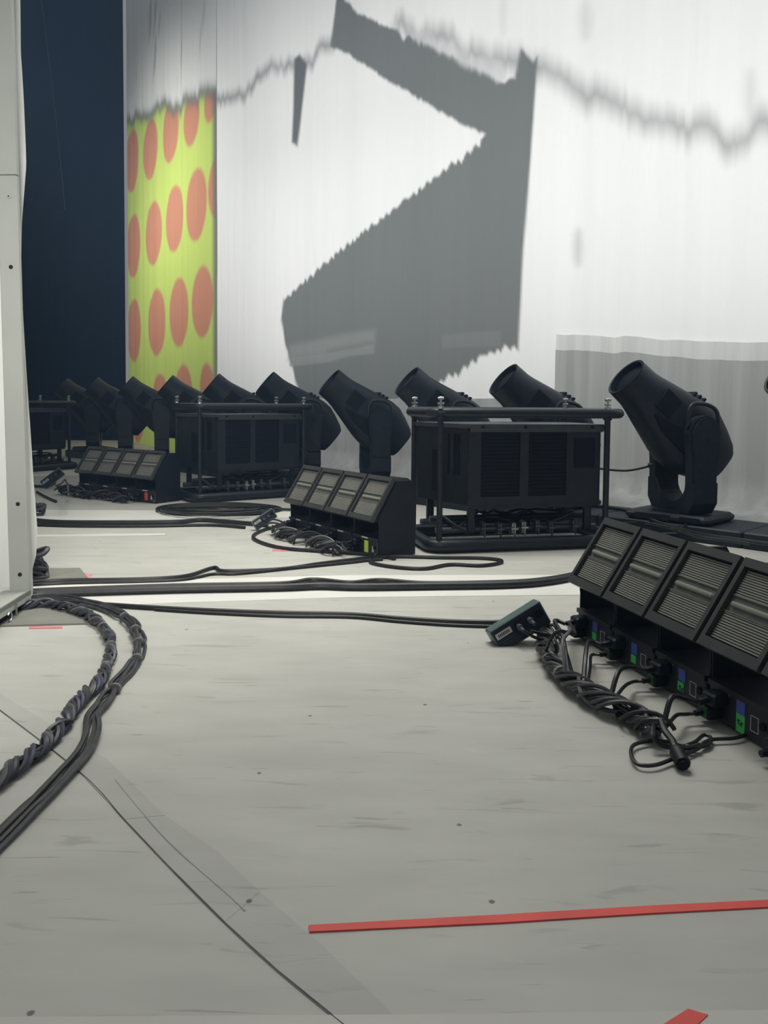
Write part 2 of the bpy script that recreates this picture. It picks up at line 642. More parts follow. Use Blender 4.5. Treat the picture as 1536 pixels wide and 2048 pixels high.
def art_color(t, z):  # projected picture put into the cloth's own colour
    P = np.stack([t, z], 1)
    white = np.array([0.80, 0.81, 0.81])
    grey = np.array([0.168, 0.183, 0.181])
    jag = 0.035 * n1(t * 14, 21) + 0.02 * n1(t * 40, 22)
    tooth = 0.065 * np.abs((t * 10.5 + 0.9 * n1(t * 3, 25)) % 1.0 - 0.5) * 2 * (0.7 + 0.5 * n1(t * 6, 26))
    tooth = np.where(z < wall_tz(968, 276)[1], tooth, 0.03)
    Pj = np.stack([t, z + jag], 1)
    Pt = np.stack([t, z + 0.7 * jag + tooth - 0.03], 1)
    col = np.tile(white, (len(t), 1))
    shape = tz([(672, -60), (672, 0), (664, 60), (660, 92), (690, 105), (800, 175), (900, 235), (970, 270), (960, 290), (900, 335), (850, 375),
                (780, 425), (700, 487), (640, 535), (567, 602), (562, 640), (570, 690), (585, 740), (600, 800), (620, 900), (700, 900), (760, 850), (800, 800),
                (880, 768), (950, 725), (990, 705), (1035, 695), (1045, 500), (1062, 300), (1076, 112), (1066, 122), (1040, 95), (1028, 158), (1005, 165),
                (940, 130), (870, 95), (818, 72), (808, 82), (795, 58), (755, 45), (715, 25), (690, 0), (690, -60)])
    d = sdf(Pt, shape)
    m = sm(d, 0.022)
    # pale sash inside the top of the band, and the dark smeared line
    def put(mask, c):
        nonlocal col
        col = col * (1 - mask[:, None]) + np.array(c) * mask[:, None]
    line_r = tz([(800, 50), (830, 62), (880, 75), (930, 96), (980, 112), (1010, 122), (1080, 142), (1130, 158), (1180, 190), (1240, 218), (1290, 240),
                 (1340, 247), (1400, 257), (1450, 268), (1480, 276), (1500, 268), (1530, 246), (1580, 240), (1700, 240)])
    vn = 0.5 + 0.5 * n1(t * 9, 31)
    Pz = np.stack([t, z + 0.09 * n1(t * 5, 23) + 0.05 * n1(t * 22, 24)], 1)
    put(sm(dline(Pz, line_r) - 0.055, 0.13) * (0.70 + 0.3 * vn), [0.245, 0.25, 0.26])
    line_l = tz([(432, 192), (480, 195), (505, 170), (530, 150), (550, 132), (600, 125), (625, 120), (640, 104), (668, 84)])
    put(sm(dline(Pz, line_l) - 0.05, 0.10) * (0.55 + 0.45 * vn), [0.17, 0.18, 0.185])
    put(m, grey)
    sash = tz([(812, 60), (860, 62), (880, 90), (930, 96), (945, 118), (1000, 122), (1010, 158), (996, 165), (940, 138), (880, 105), (830, 82)])
    put(sm(sdf(Pj, sash), 0.03) * (0.45 + 0.5 * vn), [0.55, 0.56, 0.565])
    spike = tz([(588, 118), (598, 108), (613, 128), (606, 190), (598, 260), (594, 292), (583, 284), (586, 220)])
    put(sm(sdf(P, spike), 0.03), [0.14, 0.15, 0.155])
    for (u, v, a, b, k) in ((1155, 495, 7, 36, 0.5), (1170, 40, 12, 40, 0.25), (1005, 30, 6, 40, 0.2), (1500, 190, 10, 50, 0.3), (335, 60, 6, 40, 0.2)):
        sp = tz([(u + a * math.cos(q), v + b * math.sin(q)) for q in np.linspace(0, 6.283, 17)[:-1]])
        put(sm(sdf(P, sp), 0.06) * k, [0.3, 0.31, 0.31])
    b1 = tz([(577, 718), (655, 705), (655, 699), (750, 682), (750, 662), (700, 668), (580, 692)])  # paler bands: overlapping projector light put into the colour
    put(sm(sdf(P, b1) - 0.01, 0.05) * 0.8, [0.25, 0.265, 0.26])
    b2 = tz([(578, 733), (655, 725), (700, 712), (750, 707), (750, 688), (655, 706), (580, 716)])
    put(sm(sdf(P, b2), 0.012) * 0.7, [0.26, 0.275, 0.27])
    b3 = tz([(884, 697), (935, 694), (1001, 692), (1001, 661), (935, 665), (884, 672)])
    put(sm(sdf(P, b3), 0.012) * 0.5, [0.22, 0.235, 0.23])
    # faint vertical streaks put into the colour
    st = 1 + 0.025 * n1(t * 16 + 0.2 * z, 41, 4) + 0.02 * n1(t * 3, 42)
    return np.clip(col * st[:, None], 0, 1)


tL = wall_tz(433, 400)[0]
tR = -6.5
bd = thing('backdrop_cloth', 'tall white cloth backdrop with a big grey angular figure and a smeared grey line', 'backdrop', WP + RD * tL)


def place_wall(off, parent_loc, amp=1.0, billow=0.0):
    def f(t, z):
        a = folds(t, z, amp) + off
        if billow:
            a = a - billow * np.clip(0.25 - z, 0, 0.25) ** 1.5 * (1 + 0.6 * n1(t * 5, 77))
        x = WP.x + RD.x * t + WN.x * a - parent_loc.x
        y = WP.y + RD.y * t + WN.y * a - parent_loc.y
        return np.stack([x, y, z - parent_loc.z], 1)
    return f


T = np.concatenate([np.linspace(tR, -2.6, 60, endpoint=False), np.linspace(-2.6, tL, 560)])
Z = np.linspace(0.02, 6.5, 430)
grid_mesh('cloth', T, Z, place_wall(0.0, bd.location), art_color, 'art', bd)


def shade_sheet(name, pixtop, off, color, tstep=0.03, zlow=0.0, billow=0.0, bandh=None, mat_='shade_skirt'):
    pts = sorted(tz(pixtop))
    ts = np.arange(pts[0][0], pts[-1][0], tstep)
    top = np.interp(ts, [p[0] for p in pts], [p[1] for p in pts]) + 0.008 * n1(ts * 6, 61)
    nz = 30
    K = np.linspace(0, 1, nz)
    tt, kk = np.meshgrid(np.arange(len(ts)), K)
    pl = place_wall(off, bd.location, 1.0, billow)
    low = zlow if bandh is None else None

    def place(ti, k):
        i = ti.astype(int)
        lo = zlow if bandh is None else top[i] - bandh
        return pl(ts[i], lo + (top[i] - lo) * k)
    return grid_mesh(name, np.arange(len(ts)).astype(float), K, place, None, color, bd)


# lower skirt: grey put in for unlit cloth below the projected light, top edge doubled
M['shade_skirt_top'] = fold_cloth('pale_shade_cloth', (0.58, 0.59, 0.58))  # paler tone stands for the overlapping projector edges
shade_sheet('shade_skirt_band', [(1113, 669), (1180, 671), (1240, 676), (1255, 672), (1330, 680), (1400, 683), (1536, 685), (1900, 700)], -0.045, 'shade_skirt_top', bandh=0.30)
shade_sheet('shade_skirt', [(1113, 700), (1180, 702), (1240, 708), (1255, 704), (1330, 712), (1400, 719), (1536, 722), (1900, 745)], -0.06, 'shade_skirt', billow=1.0)
shade_sheet('shade_skirt', [(440, 800), (560, 792), (700, 800), (880, 795), (1000, 797), (1112, 795)], -0.05, 'shade_skirt', billow=1.0)

# crumpled foot of the skirt lying on the floor
def place_foot(t, k):
    h = 0.10 * (1 - k) ** 0.8 * (1 + 0.5 * n1(t * 4, 91)) + 0.03 * np.abs(n1(t * 9 + 7 * k, 92)) * (1 - k) + 0.022 * np.abs(n1(t * 6 - 11 * k, 93))
    a = -0.05 - 0.34 * k * (1 + 0.3 * n1(t * 3, 94))
    x = WP.x + RD.x * t + WN.x * a - bd.location.x
    y = WP.y + RD.y * t + WN.y * a - bd.location.y
    return np.stack([x, y, np.maximum(h * np.clip((1 - k) * 8, 0, 1), 0.004)], 1)


grid_mesh('cloth_foot', np.linspace(-6.4, tL - 1.0, 420), np.linspace(0, 1, 16), place_foot, None, 'shade_skirt', bd)

# ---- return panel with polka dots
DP0 = WP + RD * tL
DD = Vector((-0.574, 1.0, 0)).normalized()
DN = Vector((DD.y, -DD.x, 0))


def dot_tz(u, v):
    p = on_plane(u, v, DP0, DN)
    return ((p - DP0).dot(DD), p.z)


dots = [(383, 236, 56), (393, 410, 72), (405, 604, 72), (414, 772, 46), (341, 263, 62), (349, 438, 66), (358, 625, 69), (367, 795, 66), (301, 299, 60), (307, 467, 64),
        (313, 645, 67), (320, 812, 64), (264, 322, 62), (267, 492, 63), (268, 661, 63), (275, 825, 60), (421, 205, 40), (436, 372, 62)]
top_line = [dot_tz(u, v) for u, v in [(240, 244), (258, 241), (300, 226), (330, 208), (350, 216), (400, 192), (440, 188)]]


def dot_color(t, z):
    P = np.stack([t, z], 1)
    col = np.tile(np.array([0.56, 0.70, 0.175]), (len(t), 1))
    for (u, v, h) in dots:
        c = dot_tz(u, v)
        c1 = dot_tz(u, v - h)
        r = abs(c1[1] - c[1])
        d = np.sqrt(((t - c[0]) * 1.0) ** 2 + (z - c[1]) ** 2) - r * np.where(t > c[0], 1.0, 1.0)
        m = sm(d, 0.045)[:, None]
        col = col * (1 - m) + np.array([0.60, 0.275, 0.175]) * m
    tl = sorted(top_line)
    ztop = np.interp(t, [p[0] for p in tl], [p[1] for p in tl]) + 0.10 * n1(t * 5, 51)
    m = sm(-(z - ztop), 0.07)[:, None]
    g = np.exp(-((z - ztop) / 0.11) ** 2)[:, None] * 0.8
    col = col * (1 - m) + np.array([0.80, 0.81, 0.81]) * m
    col = col * (1 - g) + np.array([0.17, 0.19, 0.17]) * g
    e = (sm(t - 0.13, 0.10) * sm(z - ztop, 0.1))[:, None] * 0.9
    col = col * (1 - e) + np.array([0.17, 0.18, 0.17]) * e
    streak = sm(-(z - ztop - 0.3), 0.3) * np.clip(n1(t * 5 + 0.3 * z, 55) * n1(z * 1.2 + t * 2, 56) * 3 - 0.25, 0, 0.35)
    col = col * (1 - streak[:, None])
    return np.clip(col, 0, 1)


dt1 = dot_tz(255, 400)[0]
dpn = thing('dotted_backdrop', 'yellow-green cloth panel with salmon polka dots at the end of the white backdrop', 'backdrop', DP0)


def place_dot(t, z):
    a = 0.012 * n1(t * 3, 71)
    return np.stack([DD.x * t + DN.x * a, DD.y * t + DN.y * a, z], 1)


grid_mesh('cloth', np.linspace(0.0, dt1, 240), np.linspace(0.0, 9.2, 500), place_dot, dot_color, 'dots', dpn)

# ---- dark drape beyond
dr = thing('dark_drape', 'tall haze-blue black drape closing the dark gap beyond the dotted panel', 'drape', (-9.0, 14.95, 0))


def place_drape(t, z):
    a = 0.07 * np.sin(t * 7.0 + 0.8 * n1(t * 1.3, 81)) + 0.03 * n1(t * 4, 82)
    return np.stack([t, a, z], 1)


grid_mesh('cloth', np.linspace(-7, 4.20, 260), np.linspace(0, 10.5, 8), place_drape, None, 'drape', dr)
w = MB()
p0, p1, p2 = [on_plane(u, v, (-9, 14.75, 0), (0, 1, 0)) for u, v in ((68, -120), (112, 240), (130, 420))]
w.tube(spline([p0, p1, p2], 6), 0.006, 5)
tag(obj('hanging_wire', w, 'cable_grey'), 'faint thin wire hanging slanting in front of the dark drape', 'wire')

# ------------------------------------------------------------------ moving-head lights
HEAD_A = math.atan2(-0.966, 0.259)       # rotation whose -y looks to (-.966,-.259)
ROW_A = math.atan2(-RD.y, -RD.x) - HEAD_A


def make_mover(label, loc):
    t = thing('moving_head_light', label, 'stage light', loc, HEAD_A, 'moving head lights in a row before the backdrop')
    rot = Matrix.Rotation(ROW_A, 4, 'Z')
    b = MB()
    b.box(-0.446, 0.446, -0.205, 0.26, 0.0, 0.092, rot, 0.008)
    obj('floor_plate', b, 'light', t)
    b = MB()
    b.box(-0.27, 0.25, -0.19, 0.20, 0.092, 0.145, rot, 0.018)
    b.box(-0.20, 0.02, -0.196, -0.18, 0.102, 0.136, rot)
    b.cyl((0, 0, 0.142), (0, 0, 0.155), 0.13, 20)
    base = obj('base', b, 'light', t)
    b = MB()
    b.box(0.08, 0.20, -0.1935, -0.185, 0.105, 0.134, rot)
    obj('display', b, 'light_dark', base)
    # yoke: U block plus two tapering arms
    PZ = 0.615
    y = MB()
    inner = [(0.150 * math.cos(a), 0.32 - 0.115 * math.sin(a)) for a in np.linspace(0, math.pi, 13)]
    U = [(-0.225, 0.215), (-0.18, 0.15), (0.18, 0.15), (0.225, 0.215), (0.225, 0.335)] + [(x, z) for x, z in inner] + [(-0.225, 0.335)]
    n = len(U)
    y.prism(U, 'y', -0.082, 0.082)
    for s in (-1, 1):
        prof = [(-0.082, 0.32), (0.082, 0.32), (0.085, 0.46), (0.098, 0.56)]
        prof += [(0.105 * math.cos(a), PZ + 0.11 * math.sin(a)) for a in np.linspace(0.1, math.pi - 0.1, 11)]
        prof += [(-0.098, 0.56), (-0.085, 0.46)]
        a0, a1 = sorted((s * 0.150, s * 0.225))
        k0, k1 = (a0 + 0.012, a1) if s < 0 else (a0, a1 - 0.012)
        y.prism(prof, 'x', k0, k1)
        inset = [(p[0] * 0.86, 0.32 + (p[1] - 0.32) * 0.955 + 0.006) for p in prof]
        e0, e1 = (a0, a0 + 0.013) if s < 0 else (a1 - 0.013, a1)
        y.prism(inset, 'x', e0, e1)
    yk = obj('yoke', y, 'light', t)
    for s in (-1, 1):
        h = MB()
        x = s * 0.19
        h.tube(spline([(x, -0.105, PZ + 0.05), (x, -0.098, PZ + 0.14), (x, -0.06, PZ + 0.178), (x, 0.03, PZ + 0.172), (x, 0.09, PZ + 0.13), (x, 0.105, PZ + 0.03)], 5), 0.012, 8)
        obj('handle', h, 'frame', yk, True)
    # head
    EL = R(40)
    ax = Vector((0, -math.cos(EL), math.sin(EL)))
    up = Vector((0, math.sin(EL), math.cos(EL)))
    xx = Vector((1, 0, 0))
    c = Vector((0, 0, PZ))
    seg = 28

    def ring(s, hw, hh, e, off=0.0):
        out = []
        for k in range(seg):
            a = 2 * math.pi * k / seg
            ca, sa = math.cos(a), math.sin(a)
            px = math.copysign(abs(ca) ** (2 / e), ca) * hw
            py = math.copysign(abs(sa) ** (2 / e), sa) * hh + off
            out.append(c + ax * s + xx * px + up * py)
        return out
    h = MB()
    secs = [(0.515, 0.118, 0.122, 2), (0.52, 0.127, 0.131, 2), (0.47, 0.128, 0.133, 2), (0.41, 0.128, 0.134, 2.1), (0.36, 0.130, 0.142, 2.3), (0.27, 0.136, 0.162, 2.7),
            (0.16, 0.141, 0.188, 3.0), (0.08, 0.143, 0.208, 3.3), (0.0, 0.143, 0.220, 3.5), (-0.08, 0.143, 0.220, 3.5), (-0.17, 0.138, 0.190, 3.3), (-0.26, 0.128, 0.150, 3.2), (-0.295, 0.115, 0.125, 3.0)]
    h.rings([ring(s, a, b_, e) for s, a, b_, e in secs], cap0=False)
    hd = obj('head', h, 'light', t, True)
    r = MB()
    r.rings([ring(0.515, 0.118, 0.122, 2), ring(0.522, 0.122, 0.126, 2), ring(0.519, 0.114, 0.118, 2), ring(0.48, 0.110, 0.114, 2)], cap0=False, cap1=False)
    obj('lens_rim', r, 'light', hd, True)
    g = MB()
    g.rings([ring(0.485, 0.112, 0.116, 2), ring(0.50, 0.07, 0.073, 2), ring(0.504, 0.02, 0.02, 2)], cap0=False)
    obj('lens', g, 'glass', hd, True)
    # side panels: recessed dark square and long cheek plate on each flank
    for s in (-1, 1):
        p = MB()
        fr = Matrix((( 0, 0, s, 0), (ax.y, up.y, 0, 0), (ax.z, up.z, 0, PZ), (0, 0, 0, 1)))
        p.prism([(0.205, -0.055), (0.325, -0.055), (0.325, 0.075), (0.205, 0.075)], 'z', 0.10, 0.1405, fr)
        obj('side_grille', p, 'light_dark', hd)
        p = MB()
        p.prism([(0.19, -0.135), (0.29, -0.095), (0.02, -0.02), (-0.10, -0.08), (-0.06, -0.15)], 'z', 0.12, 0.1445, fr)
        obj('cheek_plate', p, 'light_dark', hd)
    for k in range(3):
        v = MB()
        fr = Matrix((( 1, 0, 0, 0), (0, ax.y, up.y, 0), (0, ax.z, up.z, PZ), (0, 0, 0, 1)))
        v.box(-0.09, 0.09, 0.06 + 0.035 * k, 0.075 + 0.035 * k, 0.19 - 0.006 * k, 0.217 - 0.006 * k, fr)
        obj('cooling_fin', v, 'light_dark', hd)
    v = MB()
    v.box(-0.10, 0.10, -0.298, -0.285, -0.06, 0.06, fr)
    obj('rear_vent', v, 'light_dark', hd)
    return t


MV0 = Vector((1.805, 4.83, 0))
STEP = Vector((-0.6275, 0.64, 0))
mv_labels = {
    -1: 'black moving head light cut by the frame edge, only its snout tip showing',
    0: 'large whole black moving head light standing beside the nearest framed machine',
    1: 'black moving head light over the right half of the nearest framed machine',
    2: 'black moving head light over the left end of the nearest framed machine',
    3: 'black moving head light whole in the gap between the two nearer framed machines',
    4: 'black moving head light at the end of the middle framed machine, rear bulging past it',
    5: 'black moving head light over the middle framed machine, second from that frame\'s end',
    6: 'black moving head light above the first post of the middle framed machine',
    7: 'black moving head light standing before the yellow-green dotted panel',
    8: 'dim black moving head light at the dotted panel\'s dark edge',
    9: 'farthest, faintest black moving head light against the dark drape',
}
mv = make_mover(mv_labels[0], MV0)
movers = {0: mv}
for k in range(-1, 10):
    if k:
        movers[k] = dup(mv, MV0 + STEP * k, HEAD_A, mv_labels[k])

# ------------------------------------------------------------------ framed machines
FW, FD, FH = 0.95, 0.52, 0.736


def loop_pts(x0, x1, y0, y1, z, r, n=6):
    out = []
    for cx, cy, a0 in ((x1 - r, y0 + r, -90), (x1 - r, y1 - r, 0), (x0 + r, y1 - r, 90), (x0 + r, y0 + r, 180)):
        for k in range(n + 1):
            a = R(a0 + 90 * k / n)
            out.append(Vector((cx + r * math.cos(a), cy + r * math.sin(a), z)))
    return out


def make_machine(label, loc, rz):
    t = thing('framed_machine', label, 'machine', loc, rz, 'machines in tube frames')
    b = MB()
    b.tube(loop_pts(-0.04, FW + 0.10, 0, FD, FH, 0.075), 0.027, 10, True)
    obj('top_rail', b, 'frame', t, True)
    b = MB()
    b.tube(loop_pts(-0.04, FW + 0.10, 0, FD, 0.038, 0.075), 0.036, 10, True)
    obj('bottom_rail', b, 'frame', t, True)
    for x in (0, FW):
        for y_ in (0, FD):
            b = MB()
            b.cyl((x, y_, 0.06), (x, y_, FH - 0.01), 0.0165, 10)
            b.cyl((x, y_, FH - 0.035), (x, y_, FH - 0.02), 0.024, 10)
            p = obj('post', b, 'frame', t, True)
            c = MB()
            z = FH + 0.026
            c.cyl((x, y_, z - 0.005), (x, y_, z + 0.010), 0.017, 8)
            c.cyl((x, y_, z + 0.01), (x, y_, z + 0.05), 0.006, 6)
            c.cyl((x - 0.017, y_, z + 0.022), (x + 0.017, y_, z + 0.022), 0.006, 6)
            c.cyl((x - 0.004, y_, z + 0.048), (x + 0.015, y_ - 0.004, z + 0.050), 0.008, 6)
            c.cyl((x - 0.015, y_, z + 0.047), (x + 0.004, y_, z + 0.052), 0.008, 6)
            obj('wing_bolt', c, 'steel', p, True)
    # cabinet: front corner cut back
    poly = [(0.165, 0.035), (0.925, 0.035), (0.925, 0.49), (0.0, 0.49), (0.0, 0.43)]
    z0, z1 = 0.245, 0.655
    c = MB()
    c.prism(poly, 'z', z0, z1)
    c.box(0.17, 0.92, 0.033, 0.05, z0 - 0.02, z0)
    for x0, x1 in ((0.165, 0.235), (0.455, 0.505), (0.725, 0.925)):
        c.box(x0, x1, 0.026, 0.036, z0 + 0.045, z1 - 0.02)
    c.box(0.165, 0.925, 0.026, 0.036, z0, z0 + 0.045)
    cab = obj('cabinet', c, 'cabinet', t)
    l = MB()
    l.prism([(0.150, 0.018), (0.94, 0.018), (0.94, 0.505), (-0.015, 0.505), (-0.015, 0.425)], 'z', z1, z1 + 0.022)
    l.box(0.17, 0.93, 0.016, 0.026, z1 - 0.02, z1 + 0.002)
    lid = obj('lid', l, 'lid', t)
    for x in (0.24, 0.48, 0.87):
        s = MB()
        s.cyl((x, 0.012, z1 + 0.006), (x, 0.018, z1 + 0.006), 0.008, 8)
        obj('screw', s, 'light_dark', lid)
    cl = MB()
    cl.box(0.925, 0.952, 0.02, 0.05, z1 - 0.02, z1 + 0.018, None, 0.006)
    obj('corner_clip', cl, 'steel', lid)
    for x0, x1 in ((0.235, 0.455), (0.505, 0.725)):
        g = MB()
        g.box(x0, x1, 0.033, 0.0345, z0 + 0.045, z1 - 0.02)
        gr = obj('front_grille', g, 'light_dark', cab)
        g = MB()
        for k in range(16):
            zz = z0 + 0.052 + k * 0.0205
            g.box(x0 + 0.004, x1 - 0.004, 0.0285, 0.0335, zz, zz + 0.009)
        lv = obj('louvre', g, 'light_dark', cab)
        lv['kind'] = 'stuff'
    hp = MB()
    hp.box(0.77, 0.89, 0.0225, 0.0265, 0.44, 0.60)
    obj('control_panel', hp, 'light_dark', cab)
    # slanted side: two slot vents and a recessed panel
    A, B = Vector((0.165, 0.035, 0)), Vector((0.0, 0.43, 0))
    e = (B - A).normalized()
    nrm = Vector((e.y, -e.x, 0)) * -1
    nrm = nrm if nrm.x < 0 else -nrm
    fr = Matrix(((e.x, nrm.x, 0, A.x), (e.y, nrm.y, 0, A.y), (0, 0, 1, 0), (0, 0, 0, 1)))
    LL = (B - A).length
    for a0, a1, q0, q1 in ((0.07, 0.10, 0.40, 0.62), (0.105, 0.115, 0.40, 0.62), (0.155, 0.165, 0.40, 0.62)):
        g = MB()
        g.box(a0, a1, 0.0, 0.004, q0, q1, fr)
        obj('side_vent', g, 'light_dark', cab)
    g = MB()
    g.box(0.235, 0.295, 0.0, 0.005, 0.30, 0.53, fr)
    obj('side_hatch', g, 'light_dark', cab)
    for x, y_ in ((0.2, 0.08), (0.88, 0.08), (0.08, 0.45), (0.88, 0.45)):
        g = MB()
        g.box(x - 0.02, x + 0.02, y_ - 0.015, y_ + 0.015, 0.09, z0, None, 0.003)
        obj('leg', g, 'frame', t)
    # pipes and clamps below
    for y_, z, r, mt in ((0.10, 0.105, 0.016, 'pipe'), (0.22, 0.150, 0.018, 'frame'), (0.40, 0.105, 0.020, 'pipe')):
        g = MB()
        g.cyl((0.01, y_, z), (FW - 0.01, y_, z), r, 10)
        obj('cross_pipe', g, mt, t, True)
    for x, y_, z in ((0.27, 0.085, 0.115), (0.36, 0.08, 0.11), (0.44, 0.08, 0.11), (0.50, 0.085, 0.115), (0.58, 0.085, 0.12), (0.66, 0.085, 0.11), (0.80, 0.085, 0.115)):
        g = MB()
        g.box(x - 0.012, x + 0.012, y_ - 0.03, y_ + 0.03, z - 0.035, z + 0.035, None, 0.006)
        g.cyl((x - 0.02, y_ - 0.032, z), (x + 0.02, y_ - 0.032, z), 0.008, 6)
        g.cyl((x, y_ - 0.035, z - 0.045), (x, y_ - 0.035, z + 0.03), 0.005, 6)
        obj('clamp', g, 'steel' if x in (0.44, 0.50) else 'pipe', t)
    rs = random.Random(4)
    for k in range(8):
        g = MB()
        x0 = rs.uniform(0.0, 0.42)
        pts = [(x0 + 0.12 * j, rs.uniform(0.06, 0.36), rs.uniform(0.085, 0.19)) for j in range(5)]
        g.tube(spline(pts, 5), 0.008, 6)
        obj('under_cable', g, 'cable', t, True)
    return t


mc = make_machine('nearest black machine in a tube frame, seen whole behind the middle strobes', F(878, 1107), R(13))
p = F(400, 1006)
m2 = dup(mc, p, R(34), 'black machine in a tube frame behind the four farthest strobes')
m2.scale = (0.94, 0.97, 1.0)
p = F(139, 938)
th = R(57)
m3 = dup(mc, Vector((p.x - FW * math.cos(th), p.y - FW * math.sin(th), 0)), th, 'most distant framed machine, half hidden by the white metal post')

# ------------------------------------------------------------------ strobe lights
SW = 0.235


def make_strobe():
    t = thing('strobe_light', 'x', 'strobe light', (0, 0, 0), 0)
    b = MB()
    b.box(-0.110, 0.110, -0.107, 0.130, 0.006, 0.098, None, 0.004)
    b.box(-0.110, 0.110, -0.112, -0.09, 0.088, 0.102)
    for x in (-0.09, 0.09):
        for y_ in (-0.08, 0.10):
            b.cyl((x, y_, 0), (x, y_, 0.01), 0.014, 8)
    base = obj('base_box', b, 'panel', t)
    for s in (-1, 1):
        a = MB()
        prof = [(-0.098, 0.004), (0.128, 0.004), (0.128, 0.36), (0.11, 0.388), (0.01, 0.388), (-0.105, 0.205), (-0.098, 0.15)]
        x0, x1 = sorted((s * 0.1105, s * 0.1155))
        a.prism(prof, 'x', x0, x1)
        for q in ((-0.05, 0.05), (0.09, 0.05)):
            a.cyl((s * 0.112, q[0], q[1]), (s * 0.117, q[0], q[1]), 0.005, 6)
        obj('yoke_arm', a, 'strobe', t)
    # head in the tilted face frame
    sv = Vector((0, 0.137, 0.212)).normalized()
    nv = Vector((0, -sv.z, sv.y))
    c = Vector((0, -0.0685, 0.294))
    fr = Matrix(((1, 0, 0, c.x), (0, sv.y, nv.y, c.y), (0, sv.z, nv.z, c.z), (0, 0, 0, 1)))
    hw, hh = 0.1100, 0.126
    iw, i0, i1 = 0.0955, -0.099, 0.102
    h = MB()
    back = [(-hh + 0.004, -0.004), (-hh + 0.035, -0.075), (0.02, -0.105), (hh - 0.02, -0.085), (hh - 0.004, -0.004)]
    h.prism([(p[0], p[1]) for p in back], 'x', -hw + 0.002, hw - 0.002, fr)
    hd = obj('head', h, 'strobe', t)
    z = MB()
    z.box(-hw, hw, i1, hh, -0.006, 0.016, fr)
    z.box(-hw, hw, -hh, i0, -0.006, 0.016, fr)
    z.box(-hw, -iw, i0, i1, -0.006, 0.016, fr)
    z.box(iw, hw, i0, i1, -0.006, 0.016, fr)
    obj('bezel', z, 'bezel', hd)
    for (y0, y1) in ((i0 + 0.004, -0.020), (0.026, i1 - 0.004)):
        g = MB()
        g.box(-iw, iw, y0, y1, -0.004, 0.001, fr)
        pl = obj('led_plate', g, 'slatback', t)
        n = 11
        pitch = (y1 - y0) / n
        g = MB()
        for k in range(n):
            g.box(-iw + 0.004, iw - 0.003, y0 + pitch * (k + 0.22), y0 + pitch * (k + 0.80), 0.001, 0.0035, fr)
        sl = obj('slat', g, 'slat', pl)
        sl['kind'] = 'stuff'
    g = MB()
    g.box(-iw, iw, -0.020, 0.026, -0.004, 0.0, fr)
    g.box(-iw, iw, -0.021, -0.018, -0.004, 0.006, fr)
    g.box(-iw, iw, 0.024, 0.027, -0.004, 0.006, fr)
    tr = obj('tube_trough', g, 'reflector', t)
    g = MB()
    g.tube([fr @ Vector((x, 0.003, 0.004)) for x in (-0.083, -0.078, 0.078, 0.083)], lambda q: 0.0075 if 0.2 < q < 0.8 else 0.003, 10)
    obj('strobe_tube', g, 'tube', tr, True)
    # connectors on the front of the base
    g = MB()
    g.box(-0.085, -0.035, -0.150, -0.107, 0.052, 0.086, None, 0.005)
    g.cyl((-0.06, -0.15, 0.068), (-0.06, -0.175, 0.064), 0.009, 8)
    pw = obj('power_plug', g, 'strobe', t)
    g = MB()
    g.box(-0.10, -0.055, -0.148, -0.107, 0.014, 0.046, None, 0.004)
    g.cyl((-0.078, -0.148, 0.03), (-0.078, -0.17, 0.028), 0.008, 8)
    obj('data_plug', g, 'strobe', t)
    g = MB()
    g.cyl((0.088, -0.106, 0.055), (0.088, -0.112, 0.055), 0.010, 10)
    obj('socket', g, 'light_dark', t)
    g = MB()
    g.box(-0.088, -0.082, -0.155, -0.150, 0.048, 0.054)
    g.cyl((-0.03, -0.110, 0.088), (-0.03, -0.106, 0.088), 0.006, 6)
    g.cyl((0.095, -0.109, 0.02), (0.095, -0.106, 0.02), 0.005, 6)
    obj('screw', g, 'steel', t)
    return t


proto = make_strobe()
rows = [
    # name, left end of the top edge, right end, tilt row direction
    ('near', Vector((0.766, 2.717, 0)), Vector((0.24, -0.97, 0)), 5),
    ('mid', Vector((-0.475, 4.81, 0)), Vector((0.572, -0.82, 0)), 4),
    ('far', Vector((-2.455, 6.66, 0)), Vector((0.82, -0.57, 0)), 4),
]
lab = {
    'near': ['nearest strobe row: the unit beside the dark splitter box',
             'nearest strobe row: second unit along from the splitter box',
             'nearest strobe row: third unit from the splitter box, trough pale in its middle',
             'nearest strobe row: fourth unit from the splitter box, cut by the frame edge',
             'nearest strobe row: last unit, almost wholly outside the frame'],
    'mid': ['middle strobe row: unit farthest from the tall framed machine, by the cable tangle',
            'middle strobe row: second unit counted from the cable tangle end',
            'middle strobe row: third unit, next to the yellow-tagged one',
            'middle strobe row: end unit with the yellow tag, against the framed machine'],
    'far': ['most distant strobe row: first unit, at its raised splitter box',
            'most distant strobe row: second unit from its splitter box',
            'most distant strobe row: third unit, next to the red-tagged one',
            'most distant strobe row: end unit carrying the small red tag'],
}
units = {}
first = True
for nm, tl, rd, n in rows:
    rd.normalize()
    ang = math.atan2(rd.y, rd.x)
    back = Vector((-rd.y, rd.x, 0))
    for i in range(n):
        # the top edge of the face sits above the base centre
        k_ = 1.03 if nm == 'far' else 1.0
        p = tl + rd * (SW * k_ * (i + 0.5))
        label = lab[nm][i]
        if first:
            u = proto
            u.location, u.rotation_euler = p, (0, 0, ang)
            u['label'] = label
            first = False
        else:
            u = dup(proto, p, ang, label)
        u['group'] = {'near': 'strobe lights in the nearest row', 'mid': 'strobe lights in the middle row', 'far': 'strobe lights in the most distant row'}[nm]
        if nm == 'far':
            u.scale = (1.03, 1.03, 0.97)
        units[nm, i] = u


